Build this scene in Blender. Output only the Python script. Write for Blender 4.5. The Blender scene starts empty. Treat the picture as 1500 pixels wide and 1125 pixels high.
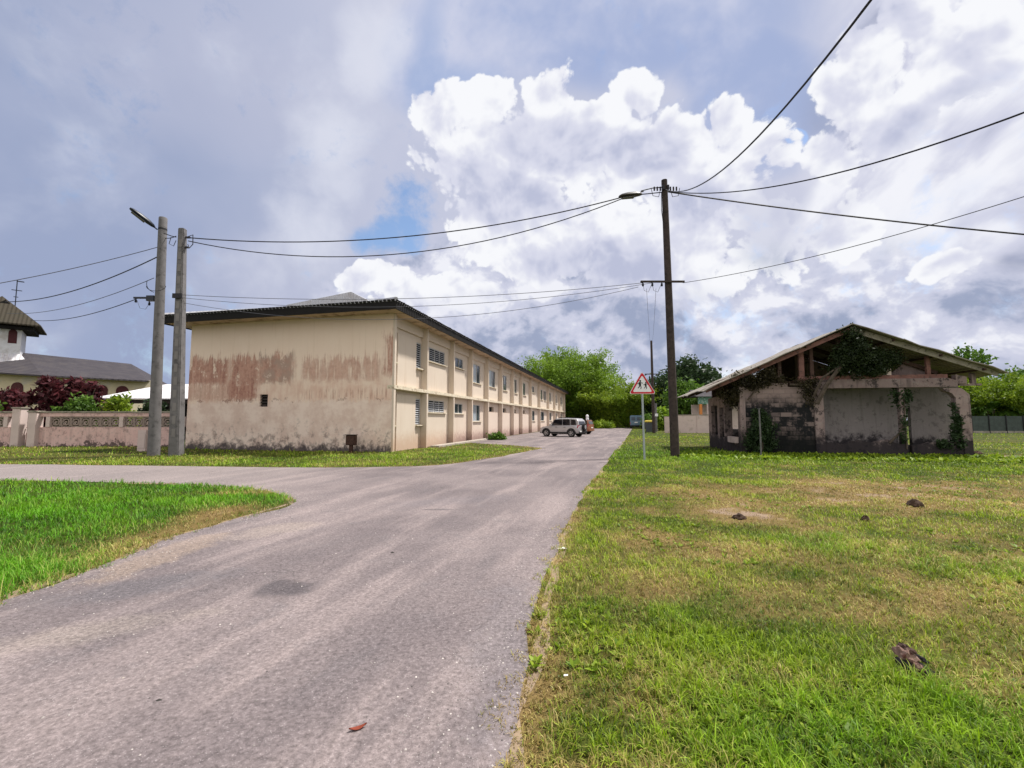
import bpy, bmesh, math, random
import numpy as np
from mathutils import Vector, Matrix, Euler
from mathutils.geometry import tessellate_polygon

scene = bpy.context.scene
COL = scene.collection
random.seed(7)
RNG = np.random.default_rng(11)
PI = math.pi

# ------------------------------------------------------------ camera
CAM_H = 1.5
PITCH = math.atan(53 / 660)
cam_d = bpy.data.cameras.new("camera")
cam_d.sensor_width = 36.0
cam_d.lens = 36.0 * 660 / 1500
cam_d.clip_start = 0.05
cam_d.clip_end = 3000
cam = bpy.data.objects.new("camera", cam_d)
cam.location = (0, 0, CAM_H)
cam.rotation_euler = (PI / 2 + PITCH, 0, 0)
COL.objects.link(cam)
scene.camera = cam

# ------------------------------------------------------------ exposure
scene.view_settings.view_transform = 'Standard'
scene.view_settings.look = 'None'
scene.view_settings.gamma = 1.0
scene.view_settings.exposure = 0.70
scene.view_settings.use_curve_mapping = False
scene.cycles.max_bounces = 6
scene.cycles.diffuse_bounces = 3
scene.cycles.glossy_bounces = 2
scene.cycles.transmission_bounces = 3
scene.cycles.transparent_max_bounces = 6
scene.cycles.use_denoising = True

SUN_EL = math.radians(60)
SUN_AZ = math.radians(65)          # from +Y (ahead) towards +X (right)

# survey helpers: turn a bearing in the photograph into world points
def ray(px, py):
    a = (px - 750) / 660.0
    b = -(py - 562.5) / 660.0
    return Vector((a, math.cos(PITCH) - b * math.sin(PITCH), math.sin(PITCH) + b * math.cos(PITCH)))
def gp(px, py, z=0.0):
    r = ray(px, py); t = (z - CAM_H) / r.z
    return Vector((r.x * t, r.y * t, z))
def hp(px, py, Y):
    r = ray(px, py); t = Y / r.y
    return Vector((r.x * t, Y, CAM_H + r.z * t))

# ------------------------------------------------------------ node maths
class E:
    def __init__(s, nt, so): s.nt = nt; s.so = so
    def _b(s, op, o, rev=False):
        return s.nt.math(op, o, s) if rev else s.nt.math(op, s, o)
    def __add__(s, o): return s._b('ADD', o)
    def __radd__(s, o): return s._b('ADD', o)
    def __sub__(s, o): return s._b('SUBTRACT', o)
    def __rsub__(s, o): return s._b('SUBTRACT', o, True)
    def __mul__(s, o): return s._b('MULTIPLY', o)
    def __rmul__(s, o): return s._b('MULTIPLY', o)
    def __truediv__(s, o): return s._b('DIVIDE', o)
class NT:
    def __init__(s, tree): s.t = tree
    def node(s, ty, **kw):
        n = s.t.nodes.new(ty)
        for k, v in kw.items(): setattr(n, k, v)
        return n
    def put(s, sock, x):
        if isinstance(x, E): s.t.links.new(x.so, sock)
        elif isinstance(x, (tuple, list)) and sock.type == 'RGBA' and len(x) == 3: sock.default_value = (*x, 1)
        else: sock.default_value = x
    def math(s, op, *a):
        n = s.node('ShaderNodeMath', operation=op)
        for i, x in enumerate(a): s.put(n.inputs[i], x)
        return E(s, n.outputs[0])
    def max(s, a, b): return s.math('MAXIMUM', a, b)
    def min(s, a, b): return s.math('MINIMUM', a, b)
    def clamp(s, a): return s.min(s.max(a, 0.0), 1.0)
    def ss(s, x, a, b):
        n = s.node('ShaderNodeMapRange', interpolation_type='SMOOTHSTEP')
        s.put(n.inputs[0], x); n.inputs[1].default_value = a; n.inputs[2].default_value = b
        return E(s, n.outputs[0])
    def lin(s, x, a, b, c=0.0, d=1.0):
        n = s.node('ShaderNodeMapRange')
        s.put(n.inputs[0], x)
        for i, v in enumerate((a, b, c, d)): n.inputs[i + 1].default_value = v
        return E(s, n.outputs[0])
    def coord(s, which='Object'):
        return E(s, s.node('ShaderNodeTexCoord').outputs[which])
    def vm(s, op, a, b=None, scale=None):
        n = s.node('ShaderNodeVectorMath', operation=op)
        s.put(n.inputs[0], a)
        if b is not None: s.put(n.inputs[1], b)
        if scale is not None: s.put(n.inputs['Scale'], scale)
        return E(s, n.outputs['Value'] if op in ('DOT_PRODUCT', 'LENGTH') else n.outputs[0])
    def dot(s, a, v): return s.vm('DOT_PRODUCT', a, tuple(v))
    def sep(s, v):
        n = s.node('ShaderNodeSeparateXYZ'); s.put(n.inputs[0], v)
        return [E(s, o) for o in n.outputs]
    def comb(s, x, y, z):
        n = s.node('ShaderNodeCombineXYZ')
        for i, q in enumerate((x, y, z)): s.put(n.inputs[i], q)
        return E(s, n.outputs[0])
    def noise(s, v, scale, detail=4.0, rough=0.5, dist=0.0):
        n = s.node('ShaderNodeTexNoise')
        s.put(n.inputs['Vector'], v); n.inputs['Scale'].default_value = scale
        n.inputs['Detail'].default_value = detail; n.inputs['Roughness'].default_value = rough
        n.inputs['Distortion'].default_value = dist
        return E(s, n.outputs[0])
    def noisec(s, v, scale, detail=3.0):
        n = s.node('ShaderNodeTexNoise')
        s.put(n.inputs['Vector'], v); n.inputs['Scale'].default_value = scale
        n.inputs['Detail'].default_value = detail
        return E(s, n.outputs[1])
    def voro(s, v, scale, feature='F1', detail=0.0, rough=0.5, smooth=0.4, rand=1.0):
        n = s.node('ShaderNodeTexVoronoi', feature=feature)
        s.put(n.inputs['Vector'], v); n.inputs['Scale'].default_value = scale
        n.inputs['Detail'].default_value = detail; n.inputs['Roughness'].default_value = rough
        n.inputs['Randomness'].default_value = rand
        if feature == 'SMOOTH_F1': n.inputs['Smoothness'].default_value = smooth
        return E(s, n.outputs['Distance'])
    def mix(s, f, a, b, mode='MIX'):
        n = s.node('ShaderNodeMix', data_type='RGBA', blend_type=mode)
        s.put(n.inputs[0], f); s.put(n.inputs[6], a); s.put(n.inputs[7], b)
        return E(s, n.outputs[2])
    def attr(s, name):
        n = s.node('ShaderNodeAttribute', attribute_name=name)
        return E(s, n.outputs['Fac'])

def lin3(r, g, b):
    def f(c):
        c /= 255.0
        return c / 12.92 if c <= 0.04045 else ((c + 0.055) / 1.055) ** 2.4
    return (f(r), f(g), f(b))
EXPO = 2 ** scene.view_settings.exposure
def skyc(r, g, b):
    return tuple(c / EXPO for c in lin3(r, g, b))

# ------------------------------------------------------------ sky: Nishita air behind a deck of clouds
world = bpy.data.worlds.new("World")
scene.world = world
world.use_nodes = True
world.node_tree.nodes.clear()
def build_sky():
    nt = NT(world.node_tree)
    out = nt.node('ShaderNodeOutputWorld')
    sky = nt.node('ShaderNodeTexSky', sky_type='NISHITA')
    sky.sun_disc = False
    sky.sun_elevation = SUN_EL
    sky.sun_rotation = SUN_AZ
    sky.air_density = 1.0; sky.dust_density = 0.6; sky.ozone_density = 2.5
    bg1 = nt.node('ShaderNodeBackground'); bg1.inputs[1].default_value = 0.105
    nt.t.links.new(sky.outputs[0], bg1.inputs[0])
    d = nt.coord('Generated')
    # turbulence of the cloud outlines
    wob = nt.vm('SUBTRACT', nt.noisec(d, 5.0, 3.0), (0.5, 0.5, 0.5))
    dw = nt.vm('ADD', d, nt.vm('SCALE', wob, scale=0.07))
    wob2 = nt.vm('SUBTRACT', nt.noisec(d, 2.2, 3.0), (0.5, 0.5, 0.5))
    ds = nt.vm('ADD', d, nt.vm('SCALE', wob2, scale=0.22))
    def blob(vec, px, py, w, h, rot=0.0):
        c, s_ = math.cos(math.radians(rot)), math.sin(math.radians(rot))
        def D(x, y): return ray(x, y).normalized()
        a = D(px + w * c, py + w * s_) - D(px - w * c, py - w * s_)
        b = D(px - h * s_, py + h * c) - D(px + h * s_, py - h * c)
        n = D(px, py)
        # dual basis so that the two axes measure independently
        u = b.cross(n); u = u / u.dot(a / 2)
        v = n.cross(a); v = v / v.dot(b / 2)
        du = nt.dot(vec, u); dv = nt.dot(vec, v)
        return 1.0 - (du * du + dv * dv)
    def union(vec, lst):
        r = None
        for q in lst:
            b = blob(vec, *q)
            r = b if r is None else nt.max(r, b)
        return r
    def total(vec, lst):
        r = None
        for q in lst:
            b = nt.max(blob(vec, *q), 0.0)
            r = b if r is None else r + b
        return r
    sv = Vector((math.sin(SUN_AZ) * 0.35, -0.1, 0.9))
    puff = 1.0 - nt.voro(dw, 8.0, 'F1', 2.0, 0.5)
    fine = nt.noise(dw, 15.0, 8.0, 0.66)
    mid = nt.noise(dw, 5.5, 5.0, 0.55)
    soft = nt.noise(ds, 3.0, 4.0, 0.55)
    # relief: the same billows sampled a little way towards the sun
    puff_o = 1.0 - nt.voro(nt.vm('ADD', dw, tuple(sv * 0.03)), 8.0, 'F1', 2.0, 0.5)
    relief = puff - puff_o
    mid_r = mid - nt.noise(nt.vm('ADD', dw, tuple(sv * 0.045)), 5.5, 5.0, 0.55)
    x, y, z = nt.sep(d)

    # --- 1 smooth grey sheet on the left, paler towards the middle
    side = nt.ss(x + (soft - 0.5) * 0.30, -0.66, -0.12)
    sheet = nt.mix(side, skyc(156, 168, 199), skyc(204, 207, 226))
    sheet = nt.mix(nt.ss(soft, 0.42, 0.66) * 0.45, sheet, skyc(178, 186, 212))
    sheet = nt.mix(nt.ss(total(ds, [(330, 130, 260, 160, 0), (430, 420, 190, 90, 0)]), 0.1, 1.0) * 0.35, sheet, skyc(196, 198, 218))
    veil = nt.mix(nt.ss(nt.noise(ds, 4.5, 5.0, 0.6), 0.36, 0.68), skyc(166, 180, 216), skyc(203, 208, 230))
    topc = nt.ss(total(ds, [(900, 30, 380, 140, 0), (660, 60, 110, 120, 0), (1110, 170, 150, 110, 0)]), 0.05, 0.8)
    base = nt.mix(topc, sheet, veil)
    # bright torn edge of the sheet next to the blue
    edge = nt.ss(total(ds, [(510, 90, 150, 170, 12), (500, 260, 130, 150, 20), (440, 380, 160, 100, 0), (560, 10, 80, 120, 0)])
                 + (mid - 0.5) * 2.2 + (fine - 0.5) * 0.8 + (soft - 0.5) * 1.5, 0.3, 1.5)
    base = nt.mix(edge * 0.75, base, skyc(224, 227, 240))
    # --- 2 blue holes
    hole = total(dw, [(595, 300, 55, 48, -20), (565, 350, 75, 36, -8)])
    hole = nt.ss(hole + (fine - 0.5) * 2.2 + (mid - 0.5) * 1.2, 0.10, 0.95)
    hole2 = nt.ss(total(ds, [(645, 60, 40, 130, 8), (690, 95, 90, 50, 10)]) + (mid - 0.5) * 2.2, 0.1, 1.3) * 0.45
    hole3 = nt.ss(total(d, [(1166, 202, 20, 16, 0)]) + (fine - 0.5) * 1.2, 0.1, 0.5) * 0.8
    holes = nt.max(nt.max(hole, hole2), hole3)
    # --- 3 broken grey-and-white deck that fills the right side and the lower sky
    along = (ray(1480, 210) - ray(1180, 430)).normalized()
    nrm = ray(1330, 320).normalized()
    across = along.cross(nrm).normalized()
    st = nt.comb(nt.dot(d, across) * 4.4, nt.dot(d, along) * 2.6, nt.dot(d, nrm) * 3.0)
    stw = nt.vm('ADD', st, nt.vm('SCALE', wob2, scale=0.9))
    stn = nt.noise(stw, 1.0, 6.0, 0.52)
    stn2 = nt.noise(nt.vm('ADD', stw, (0.16, 0.10, 0.0)), 1.0, 6.0, 0.52)
    srel = stn - stn2
    lown = nt.noise(nt.vm('MULTIPLY', dw, (1.0, 1.0, 1.35)), 5.5, 6.0, 0.56)
    lown2 = nt.noise(nt.vm('MULTIPLY', nt.vm('ADD', dw, tuple(sv * 0.03)), (1.0, 1.0, 1.35)), 5.5, 6.0, 0.56)
    lrel = lown - lown2
    rmask = nt.ss(total(ds, [(1430, 180, 330, 330, -40), (1330, 380, 260, 170, -30), (1500, 20, 230, 160, -40)]) + (mid - 0.5) * 0.8, 0.0, 0.55)
    lmask = nt.ss(total(ds, [(1000, 480, 420, 140, 0), (1400, 500, 380, 110, 0), (660, 460, 210, 100, 0)]) + (mid - 0.5) * 0.8, 0.0, 0.6)
    rv = stn + 0.05 + (fine - 0.5) * 0.10 + srel * 1.5 + nt.ss(total(ds, [(1380, 90, 200, 110, -45), (1230, 300, 140, 60, -35), (1420, 370, 90, 40, -20)]), 0.0, 1.0) * 0.16 \
         - nt.ss(total(ds, [(1400, 430, 230, 70, -15), (1330, 250, 150, 50, -38), (1180, 420, 120, 40, -25)]), 0.0, 1.0) * 0.17
    rcol = nt.mix(nt.ss(rv, 0.26, 0.56), skyc(156, 163, 189), skyc(211, 213, 231))
    rcol = nt.mix(nt.ss(rv, 0.52, 0.74), rcol, skyc(243, 244, 251))
    lv = lown + 0.035 + lrel * 1.6 - nt.ss(total(ds, [(900, 530, 260, 50, 0), (1150, 500, 240, 45, -5), (1420, 420, 170, 50, 0)]), 0.0, 1.0) * 0.15 \
         + nt.ss(total(ds, [(1180, 420, 130, 45, -15), (700, 440, 150, 60, 0), (1330, 500, 200, 35, 0)]), 0.0, 1.0) * 0.12
    lcol = nt.mix(nt.ss(lv, 0.26, 0.55), skyc(158, 168, 195), skyc(206, 209, 228))
    lcol = nt.mix(nt.ss(lv, 0.54, 0.74), lcol, skyc(240, 241, 249))
    base = nt.mix(rmask, base, rcol)
    base = nt.mix(lmask, base, lcol)
    # --- 4 the tall cumulus
    cum = union(dw, [(655, 160, 75, 55, 0), (715, 145, 62, 40, 0), (805, 132, 55, 45, 0), (755, 240, 180, 110, 0),
                     (850, 185, 110, 55, 0), (925, 138, 48, 45, 0), (885, 165, 40, 30, 0), (1010, 200, 80, 60, 0), (1065, 178, 50, 42, 0), (1115, 225, 65, 60, 0), (985, 250, 190, 95, 0),
                     (690, 320, 72, 48, 0), (800, 350, 190, 90, 0), (545, 408, 75, 32, 0), (640, 440, 130, 55, 0),
                     (960, 370, 200, 110, 0), (1130, 330, 120, 90, 0),
                     (1225, 150, 60, 75, 0), (1275, 85, 75, 75, 0), (1345, 15, 90, 75, 0), (1215, 235, 55, 60, 0), (1310, 180, 120, 95, -30), (1420, 90, 140, 110, -30), (1240, 330, 100, 60, -25), (1400, 390, 75, 32, -15)])
    puff2 = 1.0 - nt.voro(dw, 20.0, 'F1', 2.0, 0.6)
    relief2 = puff2 - (1.0 - nt.voro(nt.vm('ADD', dw, tuple(sv * 0.012)), 20.0, 'F1', 2.0, 0.6))
    cd = cum * 1.15 + 0.06 + (puff - 0.58) * 0.24 + (puff2 - 0.58) * 0.60 + (fine - 0.5) * 1.5 + (mid - 0.5) * 0.7
    fade = nt.ss(total(ds, [(1160, 330, 110, 90, 0), (1400, 230, 200, 110, -30), (900, 470, 330, 70, 0), (620, 470, 160, 40, 0)]), 0.1, 0.9)
    cmask = nt.ss(cd - fade * 0.35, 0.0, 0.20) * (1.0 - fade * 0.75)
    core = nt.ss(total(ds, [(830, 228, 140, 62, 0), (960, 225, 80, 36, 0), (740, 320, 120, 50, 0), (900, 400, 190, 60, 0), (1040, 300, 90, 50, 0), (1330, 190, 150, 60, -30), (1160, 260, 60, 40, 0)]) + (mid - 0.5) * 1.5, 0.1, 1.0)
    lit = nt.clamp(0.62 + (1.0 - nt.ss(cd, 0.25, 1.05)) * 0.26 + relief * 0.62 + relief2 * 0.30 + mid_r * 1.9 + (fine - 0.5) * 0.75 + (mid - 0.5) * 0.8 - core * 0.50)
    ccol = nt.mix(nt.ss(lit, 0.05, 0.55), skyc(188, 193, 217), skyc(218, 220, 236))
    ccol = nt.mix(nt.ss(lit, 0.48, 0.95), ccol, skyc(248, 249, 253))
    col = nt.mix(cmask, base, ccol)
    holes = holes * (1.0 - cmask)
    # --- the horizon is always paler air
    hz = nt.ss(z, 0.12, -0.02)
    col = nt.mix(hz * 0.35, col, skyc(172, 184, 210))
    # unseen bright cloud added behind the viewer as fill light for the shaded walls
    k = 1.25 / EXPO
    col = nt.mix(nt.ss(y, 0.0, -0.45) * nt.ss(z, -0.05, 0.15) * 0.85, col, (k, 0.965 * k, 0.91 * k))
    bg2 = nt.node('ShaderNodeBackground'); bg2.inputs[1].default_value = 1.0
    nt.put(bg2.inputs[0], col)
    mx = nt.node('ShaderNodeMixShader')
    nt.put(mx.inputs[0], 1.0 - holes * 0.95)
    nt.t.links.new(bg1.outputs[0], mx.inputs[1])
    nt.t.links.new(bg2.outputs[0], mx.inputs[2])
    nt.t.links.new(mx.outputs[0], out.inputs[0])
build_sky()
world.cycles.sampling_method = 'MANUAL'
world.cycles.sample_map_resolution = 256

sun_d = bpy.data.lights.new("sun", 'SUN')
sun_d.energy = 3.7
sun_d.angle = math.radians(4.0)      # a thin veil of cloud softens the shadows
sun_d.color = (1.0, 0.96, 0.89)
sun = bpy.data.objects.new("sun", sun_d)
sdir = Vector((math.sin(SUN_AZ) * math.cos(SUN_EL), math.cos(SUN_AZ) * math.cos(SUN_EL), math.sin(SUN_EL)))
sun.rotation_euler = (-sdir).to_track_quat('-Z', 'Y').to_euler()
sun.location = (30, 20, 60)
COL.objects.link(sun)

# ------------------------------------------------------------ mesh helpers
class MB:
    def __init__(s): s.v = []; s.f = []
    def box(s, x0, x1, y0, y1, z0, z1, M=None):
        b = len(s.v)
        pts = [(x0, y0, z0), (x1, y0, z0), (x1, y1, z0), (x0, y1, z0), (x0, y0, z1), (x1, y0, z1), (x1, y1, z1), (x0, y1, z1)]
        if M is not None: pts = [tuple(M @ Vector(p)) for p in pts]
        s.v += pts
        s.f += [tuple(b + i for i in q) for q in ((0, 3, 2, 1), (4, 5, 6, 7), (0, 1, 5, 4), (1, 2, 6, 5), (2, 3, 7, 6), (3, 0, 4, 7))]
        return s
    def prism(s, pts, off):
        """polygon of 3-D points pushed along off"""
        b = len(s.v); n = len(pts); off = Vector(off)
        pts = [Vector(p) for p in pts]
        s.v += [tuple(p) for p in pts] + [tuple(p + off) for p in pts]
        s.f.append(tuple(b + i for i in reversed(range(n))))
        s.f.append(tuple(b + n + i for i in range(n)))
        for i in range(n):
            j = (i + 1) % n
            s.f.append((b + i, b + j, b + n + j, b + n + i))
        return s
    def tube(s, pts, r, n=8, cap=True):
        pts = [Vector(p) for p in pts]
        m = len(pts)
        rs = r if isinstance(r, (list, tuple)) else [r] * m
        b = len(s.v); ref = None
        for i, p in enumerate(pts):
            t = (pts[min(i + 1, m - 1)] - pts[max(i - 1, 0)]).normalized()
            if ref is None:
                ref = t.cross(Vector((0, 0, 1))) if abs(t.z) < 0.95 else t.cross(Vector((1, 0, 0)))
            u = (ref - t * ref.dot(t)).normalized(); ref = u
            w = t.cross(u)
            for k in range(n):
                a = 2 * PI * k / n
                s.v.append(tuple(p + (u * math.cos(a) + w * math.sin(a)) * rs[i]))
        for i in range(m - 1):
            for k in range(n):
                k2 = (k + 1) % n
                s.f.append((b + i * n + k, b + i * n + k2, b + (i + 1) * n + k2, b + (i + 1) * n + k))
        if cap:
            s.f.append(tuple(b + k for k in reversed(range(n))))
            s.f.append(tuple(b + (m - 1) * n + k for k in range(n)))
        return s
    def quad(s, a, b_, c, d):
        b = len(s.v); s.v += [tuple(a), tuple(b_), tuple(c), tuple(d)]; s.f.append((b, b + 1, b + 2, b + 3)); return s
    def loft(s, rings, close=True, caps=True):
        b = len(s.v); n = len(rings[0]); m = len(rings)
        for r in rings: s.v += [tuple(p) for p in r]
        for i in range(m - 1):
            for k in range(n if close else n - 1):
                k2 = (k + 1) % n
                s.f.append((b + i * n + k, b + i * n + k2, b + (i + 1) * n + k2, b + (i + 1) * n + k))
        if caps:
            s.f.append(tuple(b + k for k in reversed(range(n))))
            s.f.append(tuple(b + (m - 1) * n + k for k in range(n)))
        return s
    def build(s, name, m, parent=None, smooth=False, bevel=0.0, loc=None):
        me = bpy.data.meshes.new(name)
        me.from_pydata(s.v, [], s.f)
        bm = bmesh.new(); bm.from_mesh(me)
        bmesh.ops.recalc_face_normals(bm, faces=bm.faces)
        if bevel:
            bmesh.ops.remove_doubles(bm, verts=bm.verts, dist=1e-5)
            es = [e for e in bm.edges if len(e.link_faces) == 2 and e.calc_face_angle(0) > 0.6]
            bmesh.ops.bevel(bm, geom=es, offset=bevel, segments=2, affect='EDGES', clamp_overlap=True)
        bm.to_mesh(me); bm.free()
        if smooth:
            me.shade_smooth()
            try: me.set_sharp_from_angle(angle=math.radians(40))
            except Exception: pass
        me.materials.append(m)
        o = bpy.data.objects.new(name, me); COL.objects.link(o)
        if parent is not None: o.parent = parent
        if loc is not None: o.location = loc
        return o

def mesh_np(name, V, F, m, parent=None, attrs=None, loc=None):
    """big meshes straight from arrays; F is a list of (k, index array)"""
    me = bpy.data.meshes.new(name)
    me.vertices.add(len(V)); me.vertices.foreach_set('co', np.ascontiguousarray(V, dtype=np.float32).ravel())
    nl = sum(a.size for a in F); nf = sum(len(a) for a in F)
    me.loops.add(nl); me.polygons.add(nf)
    li = np.concatenate([a.ravel() for a in F]).astype(np.int32)
    ls = []; c = 0
    for a in F:
        k = a.shape[1]; ls.append(c + np.arange(len(a)) * k); c += a.size
    me.loops.foreach_set('vertex_index', li)
    me.polygons.foreach_set('loop_start', np.concatenate(ls).astype(np.int32))
    me.update(calc_edges=True)
    for k, arr in (attrs or {}).items():
        at = me.attributes.new(k, 'FLOAT', 'POINT'); at.data.foreach_set('value', np.ascontiguousarray(arr, dtype=np.float32))
    me.materials.append(m)
    o = bpy.data.objects.new(name, me); COL.objects.link(o)
    if parent is not None: o.parent = parent
    if loc is not None: o.location = loc
    return o

def tag(o, label=None, cat=None, group=None, kind=None):
    if label: o['label'] = label
    if cat: o['category'] = cat
    if group: o['group'] = group
    if kind: o['kind'] = kind
    return o
def empty(name, loc=(0, 0, 0), rz=0.0, label=None, cat=None, group=None):
    o = bpy.data.objects.new(name, None); COL.objects.link(o)
    o.empty_display_size = 0.2
    o.location = loc; o.rotation_euler = (0, 0, rz)
    return tag(o, label, cat, group)
def copy_tree(o, parent=None):
    c = o.copy(); COL.objects.link(c)
    if parent is not None: c.parent = parent
    for ch in list(o.children): copy_tree(ch, c)
    return c

def wall_grid(mb, axis, lo, hi, z0, z1, face, back, holes):
    """a wall with rectangular holes. axis 'x': runs along x, thickness along y (face..back); axis 'y': the reverse"""
    us = sorted({lo, hi, *[min(max(h[i], lo), hi) for h in holes for i in (0, 1)]})
    zs = sorted({z0, z1, *[min(max(h[i], z0), z1) for h in holes for i in (2, 3)]})
    def P(u, d, z): return (u, d, z) if axis == 'x' else (d, u, z)
    nu, nz = len(us) - 1, len(zs) - 1
    def solid(i, j):
        if i < 0 or j < 0 or i >= nu or j >= nz: return False
        u = (us[i] + us[i + 1]) / 2; z = (zs[j] + zs[j + 1]) / 2
        return not any(h[0] < u < h[1] and h[2] < z < h[3] for h in holes)
    for i in range(nu):
        for j in range(nz):
            if not solid(i, j): continue
            a, b, c, d = us[i], us[i + 1], zs[j], zs[j + 1]
            mb.quad(P(a, face, c), P(b, face, c), P(b, face, d), P(a, face, d))
            mb.quad(P(a, back, c), P(a, back, d), P(b, back, d), P(b, back, c))
            if not solid(i - 1, j): mb.quad(P(a, face, c), P(a, face, d), P(a, back, d), P(a, back, c))
            if not solid(i + 1, j): mb.quad(P(b, face, c), P(b, back, c), P(b, back, d), P(b, face, d))
            if not solid(i, j - 1): mb.quad(P(a, face, c), P(a, back, c), P(b, back, c), P(b, face, c))
            if not solid(i, j + 1): mb.quad(P(a, face, d), P(b, face, d), P(b, back, d), P(a, back, d))
def build_welded(mb, name, m, parent=None):
    me = bpy.data.meshes.new(name); me.from_pydata(mb.v, [], mb.f)
    bm = bmesh.new(); bm.from_mesh(me)
    bmesh.ops.remove_doubles(bm, verts=bm.verts, dist=1e-5)
    bmesh.ops.recalc_face_normals(bm, faces=bm.faces)
    bm.to_mesh(me); bm.free(); me.materials.append(m)
    o = bpy.data.objects.new(name, me); COL.objects.link(o)
    if parent is not None: o.parent = parent
    return o

# ------------------------------------------------------------ value noise for scattering
def _hash(ix, iy, seed):
    n = (ix.astype(np.int64) * 374761393 + iy.astype(np.int64) * 668265263 + seed * 1442695041) & 0xffffffff
    n = ((n ^ (n >> 13)) * 1274126177) & 0xffffffff
    return ((n ^ (n >> 16)) & 0xffff) / 65535.0
def vnoise(x, y, seed=0):
    ix = np.floor(x); iy = np.floor(y); fx = x - ix; fy = y - iy
    fx = fx * fx * (3 - 2 * fx); fy = fy * fy * (3 - 2 * fy)
    a = _hash(ix, iy, seed); b = _hash(ix + 1, iy, seed); c = _hash(ix, iy + 1, seed); d = _hash(ix + 1, iy + 1, seed)
    return (a * (1 - fx) + b * fx) * (1 - fy) + (c * (1 - fx) + d * fx) * fy
def fbm(x, y, seed=0, oct=4):
    r = 0; a = 0.5; t = 0
    for i in range(oct):
        r = r + vnoise(x * 2 ** i, y * 2 ** i, seed + i * 17) * a; t += a; a *= 0.5
    return r / t

# ------------------------------------------------------------ materials
def new_mat(name):
    m = bpy.data.materials.new(name); m.use_nodes = True
    m.node_tree.nodes.clear()
    return m, NT(m.node_tree)
def finish(nt, color, rough=0.8, bump=None, bstr=0.3, bdist=0.02, metal=0.0, spec=0.3, trans=None):
    out = nt.node('ShaderNodeOutputMaterial')
    p = nt.node('ShaderNodeBsdfPrincipled')
    nt.put(p.inputs['Base Color'], color); nt.put(p.inputs['Roughness'], rough)
    nt.put(p.inputs['Metallic'], metal); nt.put(p.inputs['Specular IOR Level'], spec)
    if bump is not None:
        b = nt.node('ShaderNodeBump'); b.inputs['Strength'].default_value = bstr; b.inputs['Distance'].default_value = bdist
        nt.put(b.inputs['Height'], bump); nt.t.links.new(b.outputs[0], p.inputs['Normal'])
    sh = p.outputs[0]
    if trans is not None:
        t = nt.node('ShaderNodeBsdfTranslucent'); nt.put(t.inputs[0], color)
        mx = nt.node('ShaderNodeMixShader'); mx.inputs[0].default_value = trans
        nt.t.links.new(sh, mx.inputs[1]); nt.t.links.new(t.outputs[0], mx.inputs[2]); sh = mx.outputs[0]
    nt.t.links.new(sh, out.inputs[0])
def plain(name, c, var=0.25, scale=3.0, rough=0.7, metal=0.0, spec=0.3, bump=0.15, grime=None, gscale=6.0):
    m, nt = new_mat(name)
    v = nt.coord('Object')
    n = nt.noise(v, scale, 5.0, 0.6)
    k = nt.lin(n, 0.3, 0.7, 1 - var, 1 + var)
    col = nt.vm('SCALE', nt_rgb(nt, c), scale=k)
    if grime is not None:
        g = nt.ss(nt.noise(v, gscale, 6.0, 0.65), 0.50, 0.68)
        col = nt.mix(g, col, grime)
    finish(nt, col, rough, n, bump, 0.01, metal, spec)
    return m
def nt_rgb(nt, c):
    n = nt.node('ShaderNodeCombineXYZ')
    for i in range(3): n.inputs[i].default_value = c[i]
    return E(nt, n.outputs[0])
M = {}

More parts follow.
